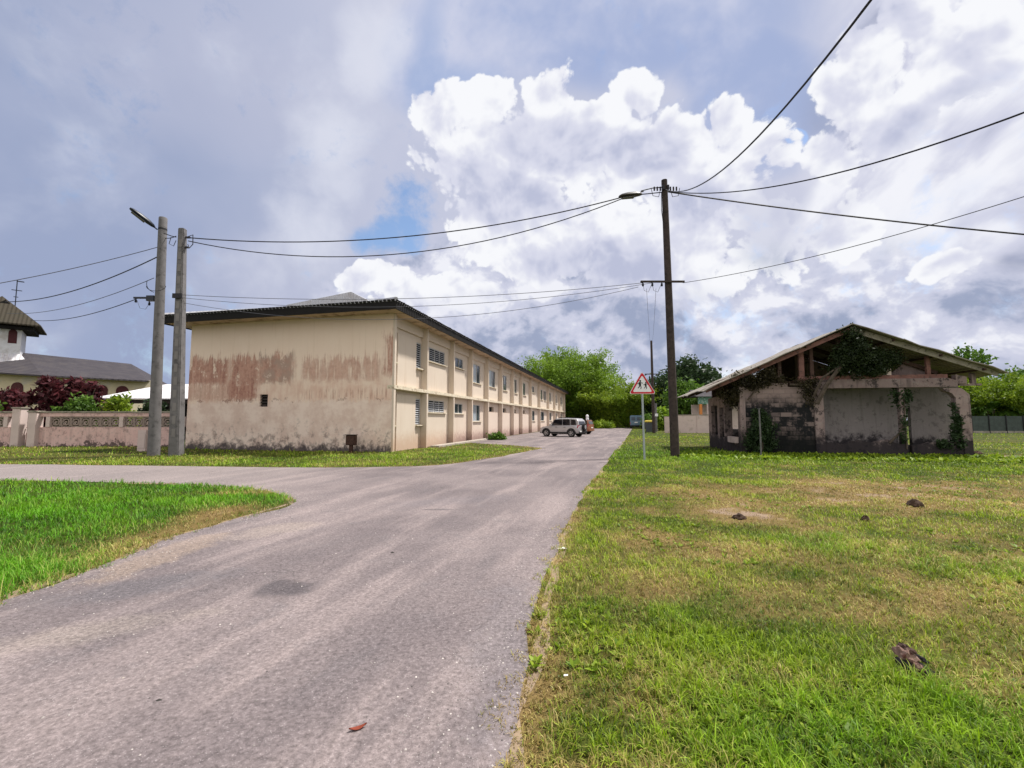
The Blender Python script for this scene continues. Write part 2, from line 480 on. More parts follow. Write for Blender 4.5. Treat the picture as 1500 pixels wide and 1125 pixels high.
# asphalt: pale weathered chippings, worn tracks, darker patches, sandy stains
def mk_asphalt():
    m, nt = new_mat("old_asphalt")
    v = nt.coord('Object')
    x, y, z = nt.sep(v)
    big = nt.noise(v, 0.33, 5.0, 0.55)
    lane = nt.noise(nt.comb(x * 1.5 - y * 0.42, y * 0.22, z), 1.0, 5.0, 0.62)       # wheel tracks along the lane
    med = nt.noise(v, 2.3, 6.0, 0.66)
    g1 = nt.noise(v, 38.0, 4.0, 0.72); g2 = nt.noise(v, 95.0, 2.0, 0.7)
    chipv = nt.voro(v, 62.0, 'F1', 0.0)
    col = nt.mix(nt.ss(big, 0.36, 0.64), (0.140, 0.116, 0.118), (0.205, 0.169, 0.166))
    col = nt.mix(nt.ss(lane, 0.46, 0.66) * 0.65, col, (0.285, 0.232, 0.222))
    col = nt.mix(nt.ss(lane, 0.44, 0.30) * 0.55, col, (0.112, 0.098, 0.103))
    col = nt.mix(nt.ss(med, 0.54, 0.72) * 0.40, col, (0.130, 0.116, 0.120))
    def spot(cx, cy, rx, ry, amp=1.8, sc=4.0, rot=0.0):
        c, s_ = math.cos(rot), math.sin(rot)
        u = (x - cx) * c + (y - cy) * s_; w = (y - cy) * c - (x - cx) * s_
        a = u / rx; b = w / ry
        return 1.0 - (a * a + b * b) + (nt.noise(v, sc, 7.0, 0.72) - 0.5) * amp + (g1 - 0.5) * 1.3
    col = nt.mix(nt.ss(spot(-2.02, 4.15, 0.34, 0.26), 0.0, 0.9) * 0.70, col, (0.060, 0.054, 0.060))
    col = nt.mix(nt.ss(spot(-3.25, 6.25, 0.75, 0.42, 2.8, 2.2, 0.9), 0.05, 1.0) * 0.60, col, (0.300, 0.245, 0.215))
    col = nt.mix(nt.ss(spot(-3.85, 5.2, 0.34, 1.2, 2.8, 2.4), 0.0, 0.9) * 0.60, col, (0.270, 0.205, 0.160))
    col = nt.mix(nt.ss(spot(-3.2, 3.2, 1.2, 0.25, 2.8, 1.8, 0.5), 0.0, 1.2) * 0.40, col, (0.280, 0.235, 0.200))
    col = nt.mix(nt.ss(spot(-3.3, 4.2, 0.9, 0.35, 2.0, 2.5, 0.6), 0.0, 0.9) * 0.55, col, (0.110, 0.103, 0.112))
    col = nt.mix(nt.ss(spot(0.0, 3.2, 0.35, 1.3, 2.2, 3.0), 0.0, 0.9) * 0.50, col, (0.135, 0.120, 0.128))
    col = nt.mix(nt.ss(spot(-1.1, 8.5, 1.6, 0.5, 2.2, 1.8, 0.5), 0.0, 0.9) * 0.35, col, (0.145, 0.128, 0.138))
    col = nt.mix(nt.ss(spot(-1.25, 7.7, 0.30, 0.08, 2.0, 4.0), 0.0, 0.6) * 0.6, col, (0.08, 0.07, 0.075))
    # the side lane is bleached
    col = nt.mix(nt.ss(x, -3.5, -9.0) * 0.55, col, (0.275, 0.235, 0.222))
    cr = nt.voro(nt.vm('ADD', v, nt.vm('SCALE', nt.noisec(v, 2.0, 4.0), scale=0.5)), 0.8, 'DISTANCE_TO_EDGE')
    crk = nt.ss(cr, 0.008, 0.0) * nt.ss(nt.noise(v, 0.5, 3.0), 0.52, 0.62)
    col = nt.mix(crk * 0.6, col, (0.07, 0.062, 0.06))
    col = nt.vm('SCALE', col, scale=nt.lin(g1, 0.25, 0.75, 0.45, 1.55))
    col = nt.mix(nt.ss(g2 + (g1 - 0.5) * 0.5, 0.62, 0.76) * 0.50, col, (0.40, 0.36, 0.355))
    col = nt.mix(nt.ss(chipv, 0.16, 0.08) * nt.ss(med, 0.40, 0.60) * 0.7, col, (0.58, 0.54, 0.53))
    col = nt.mix(nt.ss(g2 - (g1 - 0.5) * 0.4, 0.38, 0.27) * 0.75, col, (0.060, 0.052, 0.056))
    finish(nt, col, 0.9, g1 + g2 * 0.7 - crk * 0.6, 0.55, 0.008, spec=0.2)
    return m
M['asphalt'] = mk_asphalt()

def mk_ground():
    m, nt = new_mat("grass_soil")
    v = nt.coord('Object')
    dry = nt.attr('dry')
    n = nt.noise(v, 7.0, 6.0, 0.65); n2 = nt.noise(v, 40.0, 3.0, 0.7)
    green = nt.mix(n, (0.018, 0.030, 0.005), (0.070, 0.095, 0.012))
    straw = nt.mix(n, (0.090, 0.060, 0.022), (0.260, 0.180, 0.070))
    col = nt.mix(nt.clamp(dry), green, straw)
    col = nt.mix(nt.ss(dry, 1.05, 1.5), col, nt.mix(n, (0.19, 0.125, 0.085), (0.33, 0.25, 0.18)))
    col = nt.vm('SCALE', col, scale=nt.lin(n2, 0.3, 0.7, 0.65, 1.25))
    finish(nt, col, 0.95, n + n2 * 0.5, 0.6, 0.03, spec=0.1)
    return m
M['ground'] = mk_ground()

def mk_blade():
    m, nt = new_mat("grass_blade")
    dry = nt.attr('dry'); r = nt.attr('rnd'); t = nt.attr('tip')
    g = nt.mix(r, (0.036, 0.090, 0.002), (0.400, 0.560, 0.012))
    lush = nt.mix(r, (0.018, 0.085, 0.002), (0.150, 0.420, 0.006))
    g = nt.mix(nt.attr('lush'), g, lush)
    s = nt.mix(r, (0.160, 0.098, 0.026), (0.640, 0.480, 0.190))
    col = nt.mix(nt.clamp(dry), g, s)
    col = nt.mix(t * 0.18, col, (0.34, 0.38, 0.08))
    finish(nt, col, 0.55, spec=0.30, trans=0.30)
    return m
M['blade'] = mk_blade()

def mk_leaf(name, dark, light, trans=0.35, rough=0.55):
    m, nt = new_mat(name)
    r = nt.attr('rnd')
    finish(nt, nt.mix(r, dark, light), rough, spec=0.3, trans=trans)
    return m
M['leaf_bamboo'] = mk_leaf("bamboo_leaf", (0.050, 0.120, 0.008), (0.270, 0.410, 0.030))
M['leaf_lime'] = mk_leaf("lime_leaf", (0.080, 0.160, 0.008), (0.330, 0.430, 0.030))
M['leaf_dark'] = mk_leaf("dark_leaf", (0.016, 0.034, 0.014), (0.055, 0.095, 0.032))
M['leaf_mid'] = mk_leaf("mid_leaf", (0.030, 0.080, 0.010), (0.140, 0.250, 0.030))
M['leaf_red'] = mk_leaf("croton_leaf", (0.020, 0.008, 0.010), (0.150, 0.032, 0.040))
M['leaf_vine'] = mk_leaf("vine_leaf", (0.010, 0.020, 0.008), (0.050, 0.075, 0.024))
M['leaf_dry'] = mk_leaf("dry_vine", (0.020, 0.017, 0.010), (0.085, 0.072, 0.032))
M['bark'] = plain("bark", (0.085, 0.065, 0.050), 0.35, 8.0, 0.9)
M['culm'] = plain("bamboo_culm", (0.16, 0.17, 0.06), 0.3, 5.0, 0.6)

# end wall: cream paint above, peeled red-brown bands, grey-pink render below, black damp foot
def mk_endwall():
    m, nt = new_mat("peeling_paint")
    v = nt.coord('Object'); x, y, z = nt.sep(v)
    streak = nt.noise(nt.comb(x * 5.5, y, z * 0.35), 1.0, 6.0, 0.65)
    streak2 = nt.noise(nt.comb(x * 14.0, y, z * 0.6), 1.0, 4.0, 0.6)
    cloud = nt.noise(v, 1.1, 6.0, 0.6)
    fine = nt.noise(v, 6.0, 6.0, 0.65)
    cream = nt.mix(cloud, (0.770, 0.605, 0.490), (0.830, 0.695, 0.585))
    cream = nt.mix(nt.ss(streak, 0.52, 0.72) * 0.25, cream, (0.56, 0.43, 0.30))
    red = nt.mix(nt.ss(streak * 0.6 + fine * 0.5, 0.42, 0.66), (0.290, 0.125, 0.095), (0.520, 0.295, 0.230))
    red = nt.mix(nt.ss(fine, 0.55, 0.72) * 0.6, red, (0.33, 0.25, 0.21))
    pink = nt.mix(nt.ss(cloud + (streak - 0.5) * 0.6, 0.35, 0.65), (0.680, 0.470, 0.375), (0.790, 0.630, 0.520))
    grey = nt.mix(nt.ss(cloud + (fine - 0.5) * 0.4, 0.35, 0.65), (0.670, 0.510, 0.435), (0.800, 0.655, 0.570))
    col = cream
    # lower render from z 2.45 down
    edge = (streak2 - 0.5) * 0.25 + (fine - 0.5) * 0.55
    # worn band: everything under 3.5 m has lost the cream coat
    col = nt.mix(nt.ss(3.55 + edge * 0.8 - z, -0.15, 0.45) * 0.85, col, pink)
    # the peeled patches, each with its own run of x, foot and top
    rag = nt.noise(nt.comb(x * 2.2, y, z * 1.1), 1.0, 6.0, 0.7)
    def patch(x0, x1, z0, z1, soft=0.40, amp=0.9):
        xx = x + (rag - 0.5) * 1.0 + (streak2 - 0.5) * 0.25
        a = nt.ss(xx, x0 - 0.22, x0 + 0.15) * nt.ss(xx, x1 + 0.22, x1 - 0.15)
        top = z1 + (streak2 - 0.5) * amp * 1.5 + (streak - 0.5) * amp * 1.3 + (rag - 0.5) * 1.5
        b = nt.ss(top - z, 0.0, soft) * nt.ss(z + (rag - 0.5) * 0.9 + (fine - 0.5) * 0.5, z0 - 0.22, z0 + 0.18)
        return a * b
    p1 = patch(-12.4, -9.50, 3.40, 4.95)
    p2 = patch(-9.30, -7.65, 2.60, 4.90)
    p3 = patch(-7.60, -5.55, 3.40, 5.00)
    p4 = patch(-4.95, -0.75, 3.45, 4.70)
    p5 = patch(-0.50, 0.40, 3.6, 5.75, 0.5, 1.1)
    p6 = patch(-12.4, -7.9, 2.50, 3.50) * 0.60
    p7 = nt.ss(streak2 + (rag - 0.5) * 0.6, 0.50, 0.62) * nt.ss(nt.math('ABSOLUTE', z - 2.75), 0.38, 0.12) * nt.ss(x, -5.6, -4.6) * 0.6
    holes_ = nt.ss(rag + (fine - 0.5) * 0.6, 0.30, 0.46)
    col = nt.mix(nt.clamp(p1 + p2) * holes_ * 0.92, col, red)
    col = nt.mix(p3 * holes_ * 0.85, col, nt.mix(nt.ss(cloud, 0.4, 0.6), red, (0.34, 0.23, 0.19)))
    col = nt.mix(p4 * nt.ss(streak + (rag - 0.5) * 0.5, 0.30, 0.52) * 0.85, col, nt.mix(0.30, red, pink))
    col = nt.mix(nt.clamp(p5 * nt.ss(streak, 0.35, 0.55) + p6 * holes_ + p7) * 0.9, col, red)
    low_line = 2.50 + edge * 1.6 + (rag - 0.5) * 0.7
    col = nt.mix(nt.ss(low_line - z, 0.0, 0.12), col, grey)
    lip = nt.ss(nt.math('ABSOLUTE', z - low_line), 0.07, 0.0) * nt.ss(nt.noise(v, 1.3, 3.0), 0.50, 0.60)
    col = nt.mix(lip * 0.7, col, (0.20, 0.10, 0.085))
    # mould rising from the ground
    mould = nt.ss(nt.noise(v, 2.4, 7.0, 0.76) - z * 0.085, 0.42, 0.56) * nt.ss(z, 2.6, 0.3)
    col = nt.mix(mould * 0.62, col, (0.105, 0.080, 0.075))
    foot = nt.ss(z + (fine - 0.5) * 0.9 + (rag - 0.5) * 0.9, 0.40, 0.08)
    col = nt.mix(foot * 0.88, col, (0.060, 0.052, 0.056))
    finish(nt, col, 0.9, fine + p1 * -0.4, 0.25, 0.02, spec=0.15)
    return m
M['endwall'] = mk_endwall()

def mk_facade():
    m, nt = new_mat("cream_render")
    v = nt.coord('Object'); x, y, z = nt.sep(v)
    streak = nt.noise(nt.comb(x * 5.0, y * 5.0, z * 0.4), 1.0, 5.0, 0.62)
    cloud = nt.noise(v, 0.8, 5.0, 0.6); fine = nt.noise(v, 5.0, 6.0, 0.65)
    col = nt.mix(cloud, (0.580, 0.485, 0.400), (0.660, 0.570, 0.480))
    col = nt.mix(nt.ss(streak, 0.54, 0.76) * 0.28, col, (0.42, 0.30, 0.19))
    # splashed laterite and damp at the foot
    foot = nt.ss(z + (fine - 0.5) * 0.9, 1.15, 0.15)
    col = nt.mix(foot * 0.6, col, nt.mix(nt.ss(y, 4.0, 12.0), (0.47, 0.29, 0.19), (0.40, 0.25, 0.21)))
    far = nt.ss(y, 5.0, 12.0) * nt.ss(y, 45.0, 30.0)
    col = nt.mix(nt.ss(z + (fine - 0.5) * 1.3, 0.75, 0.15) * far * 0.75, col, (0.19, 0.10, 0.09))
    col = nt.mix(nt.ss(3.1 - z, 0.0, 0.6) * 0.22 * nt.ss(y, 6.0, 14.0), col, (0.68, 0.52, 0.46))
    finish(nt, col, 0.88, fine, 0.15, 0.01, spec=0.15)
    return m
M['facade'] = mk_facade()

def mk_ruin(name, base1, base2, dark_top, dark=(0.022, 0.020, 0.024), smut=0.55):
    m, nt = new_mat(name)
    v = nt.coord('Object'); x, y, z = nt.sep(v)
    cloud = nt.noise(v, 1.6, 6.0, 0.62); fine = nt.noise(v, 7.0, 6.0, 0.68)
    streak = nt.noise(nt.comb(x * 4.5, y * 4.5, z * 0.5), 1.0, 5.0, 0.65)
    col = nt.mix(cloud, base1, base2)
    col = nt.mix(nt.ss(fine, 0.52, 0.70) * 0.5, col, (0.30, 0.27, 0.26))
    col = nt.mix(nt.ss(streak, 0.50, 0.66) * smut, col, (0.085, 0.068, 0.068))
    mo = nt.noise(v, 2.8, 7.0, 0.75)
    col = nt.mix(nt.ss(mo, 0.535, 0.60) * smut * 1.5, col, (0.035, 0.030, 0.032))
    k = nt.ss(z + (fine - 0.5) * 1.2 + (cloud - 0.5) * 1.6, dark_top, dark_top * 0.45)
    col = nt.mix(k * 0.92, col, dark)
    finish(nt, col, 0.93, fine + cloud, 0.5, 0.03, spec=0.1)
    return m
M['ruin'] = mk_ruin("weathered_render", (0.205, 0.145, 0.140), (0.390, 0.305, 0.290), 1.10)
M['ruin_in'] = mk_ruin("bare_plaster", (0.215, 0.190, 0.191), (0.285, 0.256, 0.258), 0.95, smut=0.24)
M['ruin_beam'] = mk_ruin("stained_beam", (0.165, 0.112, 0.108), (0.290, 0.230, 0.220), 0.1)
def mk_block():
    m, nt = new_mat("mouldy_blockwork")
    v = nt.coord('Object'); x, y, z = nt.sep(v)
    br = nt.node('ShaderNodeTexBrick'); nt.put(br.inputs['Vector'], nt.comb(x, z, y))
    br.inputs['Scale'].default_value = 1.0; br.inputs['Brick Width'].default_value = 0.46; br.inputs['Row Height'].default_value = 0.205
    br.inputs['Mortar Size'].default_value = 0.016; br.inputs['Mortar Smooth'].default_value = 0.3
    br.inputs['Color1'].default_value = (0.24, 0.185, 0.175, 1); br.inputs['Color2'].default_value = (0.11, 0.085, 0.085, 1)
    br.inputs['Mortar'].default_value = (0.05, 0.045, 0.045, 1)
    c = E(nt, br.outputs[0])
    fine = nt.noise(v, 6.0, 6.0, 0.68); cloud = nt.noise(v, 1.3, 5.0, 0.6)
    row = nt.noise(nt.comb(x * 1.6, y, nt.math('FLOOR', z / 0.205) * 3.7), 1.0, 3.0, 0.6)
    c = nt.mix(nt.ss(row + (fine - 0.5) * 0.7 + (cloud - 0.5) * 0.5, 0.40, 0.56) * nt.ss(z, 2.85, 2.2), c, (0.020, 0.020, 0.022))
    c = nt.mix(nt.ss(z + (fine - 0.5) * 0.8 + (cloud - 0.5) * 1.2, 1.3, 0.5) * 0.95, c, (0.012, 0.013, 0.013))
    c = nt.mix(nt.ss(z + (fine - 0.5) * 0.9 + (cloud - 0.5), 2.15, 2.65) * 0.65, c, (0.36, 0.27, 0.255))
    finish(nt, c, 0.95, E(nt, br.outputs[1]) * -0.5 + fine, 0.6, 0.03, spec=0.1)
    return m
M['block'] = mk_block()

def mk_sheet(name, c1, c2, rust, pitch=0.18, axis=0, amt=0.5):
    m, nt = new_mat(name)
    v = nt.coord('Object'); s = nt.sep(v)
    w = nt.math('SINE', s[axis] * (2 * PI / pitch))
    cloud = nt.noise(v, 1.2, 6.0, 0.62); fine = nt.noise(v, 6.0, 5.0, 0.65)
    c = nt.mix(cloud, c1, c2)
    c = nt.mix(nt.ss(cloud + (fine - 0.5) * 0.5, 0.48, 0.66) * amt, c, rust)
    finish(nt, c, 0.8, w + fine * 0.3, 0.8, 0.03, spec=0.12)
    return m
M['sheet_ruin'] = mk_sheet("mossy_sheet", (0.230, 0.200, 0.170), (0.360, 0.330, 0.290), (0.110, 0.075, 0.050), 0.25, 1)
M['sheet_white'] = mk_sheet("white_sheet", (0.62, 0.60, 0.62), (0.74, 0.72, 0.74), (0.40, 0.33, 0.31), 0.3, 0, 0.5)
M['sheet_grey'] = mk_sheet("grey_sheet", (0.42, 0.42, 0.45), (0.55, 0.55, 0.58), (0.30, 0.27, 0.26), 0.2, 0)
M['sheet_black'] = mk_sheet("blackened_sheet", (0.012, 0.011, 0.011), (0.024, 0.022, 0.022), (0.008, 0.008, 0.008), 0.18, 1)
M['church_roof'] = mk_sheet("slate_sheet", (0.040, 0.036, 0.042), (0.080, 0.072, 0.080), (0.080, 0.070, 0.068), 0.35, 1)
M['tower_roof'] = mk_sheet("olive_sheet", (0.044, 0.037, 0.027), (0.062, 0.053, 0.039), (0.040, 0.038, 0.026), 0.3, 0)
M['soffit'] = plain("soffit_board", (0.50, 0.375, 0.26), 0.18, 1.5, 0.85, grime=(0.17, 0.11, 0.07), gscale=1.6)
M['concrete'] = plain("pole_concrete", (0.150, 0.142, 0.144), 0.18, 3.0, 0.9, grime=(0.085, 0.080, 0.08), gscale=4.0)
M['pole_wood'] = plain("creosoted_wood", (0.052, 0.038, 0.034), 0.35, 5.0, 0.85, grime=(0.025, 0.02, 0.018))
M['galv'] = plain("galvanised_steel", (0.36, 0.40, 0.42), 0.12, 6.0, 0.5, metal=0.35)
M['lamp_grey'] = plain("lamp_housing", (0.050, 0.045, 0.042), 0.15, 8.0, 0.5)
M['lamp_dark'] = plain("lamp_dark", (0.018, 0.022, 0.035), 0.15, 8.0, 0.4)
M['lens'] = plain("lamp_lens", (0.10, 0.10, 0.11), 0.05, 3.0, 0.15)
M['cable'] = plain("black_cable", (0.020, 0.018, 0.022), 0.1, 10.0, 0.6)
M['cable_thin'] = plain("grey_wire", (0.10, 0.10, 0.12), 0.1, 10.0, 0.6)
M['glass'] = plain("window_glass", (0.050, 0.065, 0.085), 0.2, 1.0, 0.08, spec=0.6, bump=0.0)
M['glass_pale'] = plain("frosted_glass", (0.36, 0.41, 0.46), 0.12, 1.5, 0.25, spec=0.5, bump=0.0)
M['dark'] = plain("dark_interior", (0.012, 0.011, 0.011), 0.2, 3.0, 0.95)
M['frame'] = plain("window_frame", (0.46, 0.45, 0.44), 0.15, 4.0, 0.6)
M['slat'] = plain("louvre_slat", (0.42, 0.43, 0.45), 0.15, 4.0, 0.45)
M['sill'] = plain("cream_sill", (0.66, 0.58, 0.45), 0.15, 4.0, 0.8, grime=(0.35, 0.25, 0.18))
M['rust'] = plain("rusty_iron", (0.060, 0.030, 0.022), 0.45, 9.0, 0.85)
M['red_paint'] = plain("sign_red", (0.52, 0.018, 0.035), 0.08, 5.0, 0.45)
M['white_paint'] = plain("sign_white", (0.78, 0.78, 0.80), 0.05, 5.0, 0.45)
M['black_paint'] = plain("sign_black", (0.012, 0.012, 0.014), 0.05, 5.0, 0.5)
M['pinkwall'] = mk_ruin("pink_wall_paint", (0.600, 0.375, 0.350), (0.700, 0.520, 0.480), 0.16, (0.10, 0.075, 0.07), smut=0.25)
M['palewall'] = plain("pale_wall_paint", (0.58, 0.47, 0.44), 0.12, 1.2, 0.9, grime=(0.44, 0.36, 0.32), gscale=1.2)
M['coping'] = plain("mossy_coping", (0.30, 0.27, 0.22), 0.3, 3.0, 0.9, grime=(0.08, 0.075, 0.06))
M['breeze'] = plain("breeze_block", (0.30, 0.235, 0.205), 0.3, 6.0, 0.9, grime=(0.10, 0.085, 0.08))
M['church_white'] = plain("church_white", (0.66, 0.66, 0.68), 0.1, 1.5, 0.85, grime=(0.5, 0.48, 0.46), gscale=1.0)
M['church_cream'] = plain("church_cream", (0.55, 0.48, 0.34), 0.12, 1.5, 0.85, grime=(0.48, 0.45, 0.40), gscale=0.8)
M['church_red'] = plain("oxblood_shutter", (0.075, 0.018, 0.022), 0.2, 4.0, 0.7)
M['gate'] = plain("rust_red_gate", (0.20, 0.065, 0.05), 0.3, 5.0, 0.8)
M['car_paint'] = plain("silver_paint", (0.46, 0.45, 0.46), 0.04, 2.0, 0.30, metal=0.35, spec=0.5, bump=0.0)
M['car_brown'] = plain("copper_paint", (0.33, 0.145, 0.085), 0.06, 2.0, 0.32, metal=0.3, spec=0.5, bump=0.0)
M['car_glass'] = plain("tinted_glass", (0.010, 0.011, 0.014), 0.1, 2.0, 0.06, spec=0.6, bump=0.0)
M['tyre'] = plain("tyre_rubber", (0.014, 0.014, 0.015), 0.2, 8.0, 0.85)
M['alloy'] = plain("wheel_alloy", (0.42, 0.41, 0.42), 0.08, 4.0, 0.4, metal=0.5)
M['taillight'] = plain("tail_lamp", (0.36, 0.010, 0.045), 0.1, 4.0, 0.2, spec=0.5)
M['headlight'] = plain("head_lamp", (0.66, 0.68, 0.70), 0.05, 4.0, 0.12, spec=0.6)
M['plastic'] = plain("black_plastic", (0.020, 0.020, 0.022), 0.15, 6.0, 0.65)
M['plate'] = plain("number_plate", (0.74, 0.74, 0.72), 0.03, 4.0, 0.4)
M['van_blue'] = plain("dull_blue_paint", (0.115, 0.185, 0.255), 0.12, 2.0, 0.5, spec=0.4)
M['bin'] = plain("bin_plastic", (0.075, 0.085, 0.10), 0.15, 5.0, 0.6)
M['bin_lid'] = plain("yellow_plastic", (0.46, 0.36, 0.03), 0.15, 5.0, 0.55)
M['purlin'] = plain("old_timber", (0.085, 0.050, 0.040), 0.35, 5.0, 0.9)
M['timber_red'] = plain("faded_red_timber", (0.20, 0.10, 0.085), 0.3, 4.0, 0.9, grime=(0.07, 0.05, 0.045))
M['orange'] = plain("orange_post", (0.60, 0.22, 0.06), 0.15, 5.0, 0.6)
M['green_panel'] = plain("green_panel", (0.10, 0.22, 0.17), 0.25, 4.0, 0.6, grime=(0.55, 0.6, 0.58))
M['mesh_green'] = plain("shade_cloth", (0.060, 0.075, 0.070), 0.25, 2.0, 0.9)
M['char'] = plain("charred_husk", (0.014, 0.012, 0.014), 0.3, 30.0, 0.9, bump=0.6)
M['husk'] = plain("tan_husk", (0.20, 0.125, 0.10), 0.4, 60.0, 0.9, bump=0.6, grime=(0.10, 0.03, 0.025), gscale=40.0)
M['dung'] = plain("dark_earth", (0.055, 0.032, 0.020), 0.4, 20.0, 0.95, bump=0.8)
M['paper'] = plain("white_litter", (0.78, 0.76, 0.70), 0.05, 9.0, 0.8)
M['redleaf'] = plain("fallen_leaf", (0.22, 0.045, 0.022), 0.3, 30.0, 0.8)
M['pebble'] = plain("dark_pebble", (0.05, 0.045, 0.042), 0.3, 20.0, 0.9)
M['kerb'] = plain("pale_concrete", (0.42, 0.37, 0.32), 0.2, 3.0, 0.9, grime=(0.22, 0.18, 0.15))
M['sand'] = plain("sandy_dirt", (0.26, 0.19, 0.125), 0.25, 4.0, 0.95, bump=0.5, grime=(0.22, 0.16, 0.115), gscale=5.0)

# ============================================================ SETTING: road, ground, grass
def rough_line(pts, step=0.35, amp=0.06, seed=3):
    out = []
    for (a, b) in zip(pts[:-1], pts[1:]):
        a = np.array(a, float); b = np.array(b, float)
        L = np.linalg.norm(b - a)
        st = step * max(1.0, min(np.hypot(*a), np.hypot(*b)) / 6.0)
        n = max(1, int(L / st))
        for i in range(n):
            p = a + (b - a) * i / n
            q = p + (np.array([vnoise(np.array([p[0] * 1.7]), np.array([p[1] * 1.7]), seed)[0],
                               vnoise(np.array([p[0] * 1.7]), np.array([p[1] * 1.7]), seed + 5)[0]]) - 0.5) * 2 * amp * 2.2
            q += (np.array([vnoise(np.array([p[0] * 6]), np.array([p[1] * 6]), seed + 9)[0],
                            vnoise(np.array([p[0] * 6]), np.array([p[1] * 6]), seed + 11)[0]]) - 0.5) * amp * 1.4
            out.append(q)
    return out
def smooth(pts, it=2):
    p = [np.array(q, float) for q in pts]
    for _ in range(it):
        n = [p[0]]
        for a, b in zip(p[:-1], p[1:]): n += [a * 0.75 + b * 0.25, a * 0.25 + b * 0.75]
        n.append(p[-1]); p = n
    return p

BROT = math.radians(-13.5)
U = Vector((math.cos(BROT), math.sin(BROT)))         # along the end wall, to the right
W = Vector((-math.sin(BROT), math.cos(BROT)))        # along the long facade, away
B0 = Vector((-5.54, 21.1))                           # near corner of the two-storey block
def bl(x, y): return B0 + U * x + W * y

right_edge = [(-1.1, -12), (-0.35, -2), (-0.04, 2.08), (0.09, 3.01), (0.5, 5.24), (0.83, 7.02), (2.14, 11.91), (4.6, 20.5), (8.42, 33.9), (18.16, 68.8), (24.5, 92)]
facade_line = [tuple(bl(0.0, 71.0)), tuple(bl(0.0, 40.0)), tuple(bl(0.0, 10.2))]
verge_line = [tuple(bl(0.0, 10.2)), tuple(bl(1.0, 9.0)), (-0.85, 28.1), (1.0, 25.6), (1.75, 24.3), (1.35, 23.4), (-0.8, 17.9), (-2.0, 15.6), (-3.25, 14.6), (-7.58, 14.4), (-17.5, 15.6), (-40, 18.5), (-80, 23)]
patch_line = [(-80, 19.0), (-40, 14.6), (-12.9, 11.51), (-8.13, 10.89), (-5.9, 10.1), (-4.75, 9.4), (-4.0, 8.5), (-3.95, 7.6), (-4.35, 6.4), (-4.24, 4.8), (-4.22, 3.8), (-4.4, 0), (-5.2, -12)]
RE = rough_line(smooth(right_edge), amp=0.035, seed=3)
VL = rough_line(smooth(verge_line), amp=0.05, seed=21)
PL = rough_line(smooth(patch_line), amp=0.05, seed=33)
FL = [np.array(p) for p in facade_line]
ROAD = RE + FL + VL + PL
def poly_sheet(name, poly, z, m, kind='structure', parent=None):
    vs = [Vector((p[0], p[1], z)) for p in poly]
    tris = tessellate_polygon([vs])
    me = bpy.data.meshes.new(name)
    me.from_pydata([tuple(v) for v in vs], [], [tuple(t) for t in tris])
    bm = bmesh.new(); bm.from_mesh(me)
    bmesh.ops.recalc_face_normals(bm, faces=bm.faces)
    if sum(f.normal.z for f in bm.faces) < 0: bmesh.ops.reverse_faces(bm, faces=bm.faces)
    bm.to_mesh(me); bm.free(); me.materials.append(m)
    o = bpy.data.objects.new(name, me); COL.objects.link(o)
    if kind: o['kind'] = kind
    return o
poly_sheet('road', ROAD, 0.008, M['asphalt'])

RP = np.array(ROAD)
def in_poly(x, y, poly):
    inside = np.zeros(x.shape, bool)
    px, py = poly[:, 0], poly[:, 1]
    j = len(poly) - 1
    for i in range(len(poly)):
        if py[i] != py[j]:
            c = ((py[i] > y) != (py[j] > y)) & (x < (px[j] - px[i]) * (y - py[i]) / (py[j] - py[i]) + px[i])
            inside ^= c
        j = i
    return inside
EDGE = np.array(rough_line(smooth(right_edge), 0.5, 0.0) + rough_line(smooth(verge_line), 0.5, 0.0) + rough_line(smooth(patch_line), 0.5, 0.0))
def edge_dist(x, y):
    d = np.full(x.shape, 99.0)
    for i in range(0, x.size, 20000):
        xx = x[i:i + 20000]; yy = y[i:i + 20000]
        d[i:i + 20000] = np.sqrt(((xx[:, None] - EDGE[None, :, 0]) ** 2 + (yy[:, None] - EDGE[None, :, 1]) ** 2).min(1))
    return d
def gauss(x, y, cx, cy, rx, ry): return np.exp(-(((x - cx) / rx) ** 2 + ((y - cy) / ry) ** 2))
def lushness(x, y):
    left = (x < -3.0) & (y < 14)
    l = np.where(left, np.clip(0.62 + 1.3 * (fbm(x * .9, y * .9, 91) - .25), 0.4, 1.0), 0.0)
    l = np.maximum(l, 0.6 * gauss(x, y, 1.5, 2.2, 0.8, 0.5))
    l = np.maximum(l, 0.55 * np.clip((fbm(x * 0.8, y * 0.8, 61) - 0.5) * 4, 0, 1) * (y < 6))
    l = np.maximum(l, 0.55 * gauss(x, y, 6, 21, 14, 5))
    vg = (x < 2.5) & (y > 13.5)
    l = np.where(vg, 0.35 + 0.5 * (fbm(x * .7, y * .7, 66) - .4), l)
    return np.clip(l, 0, 1)
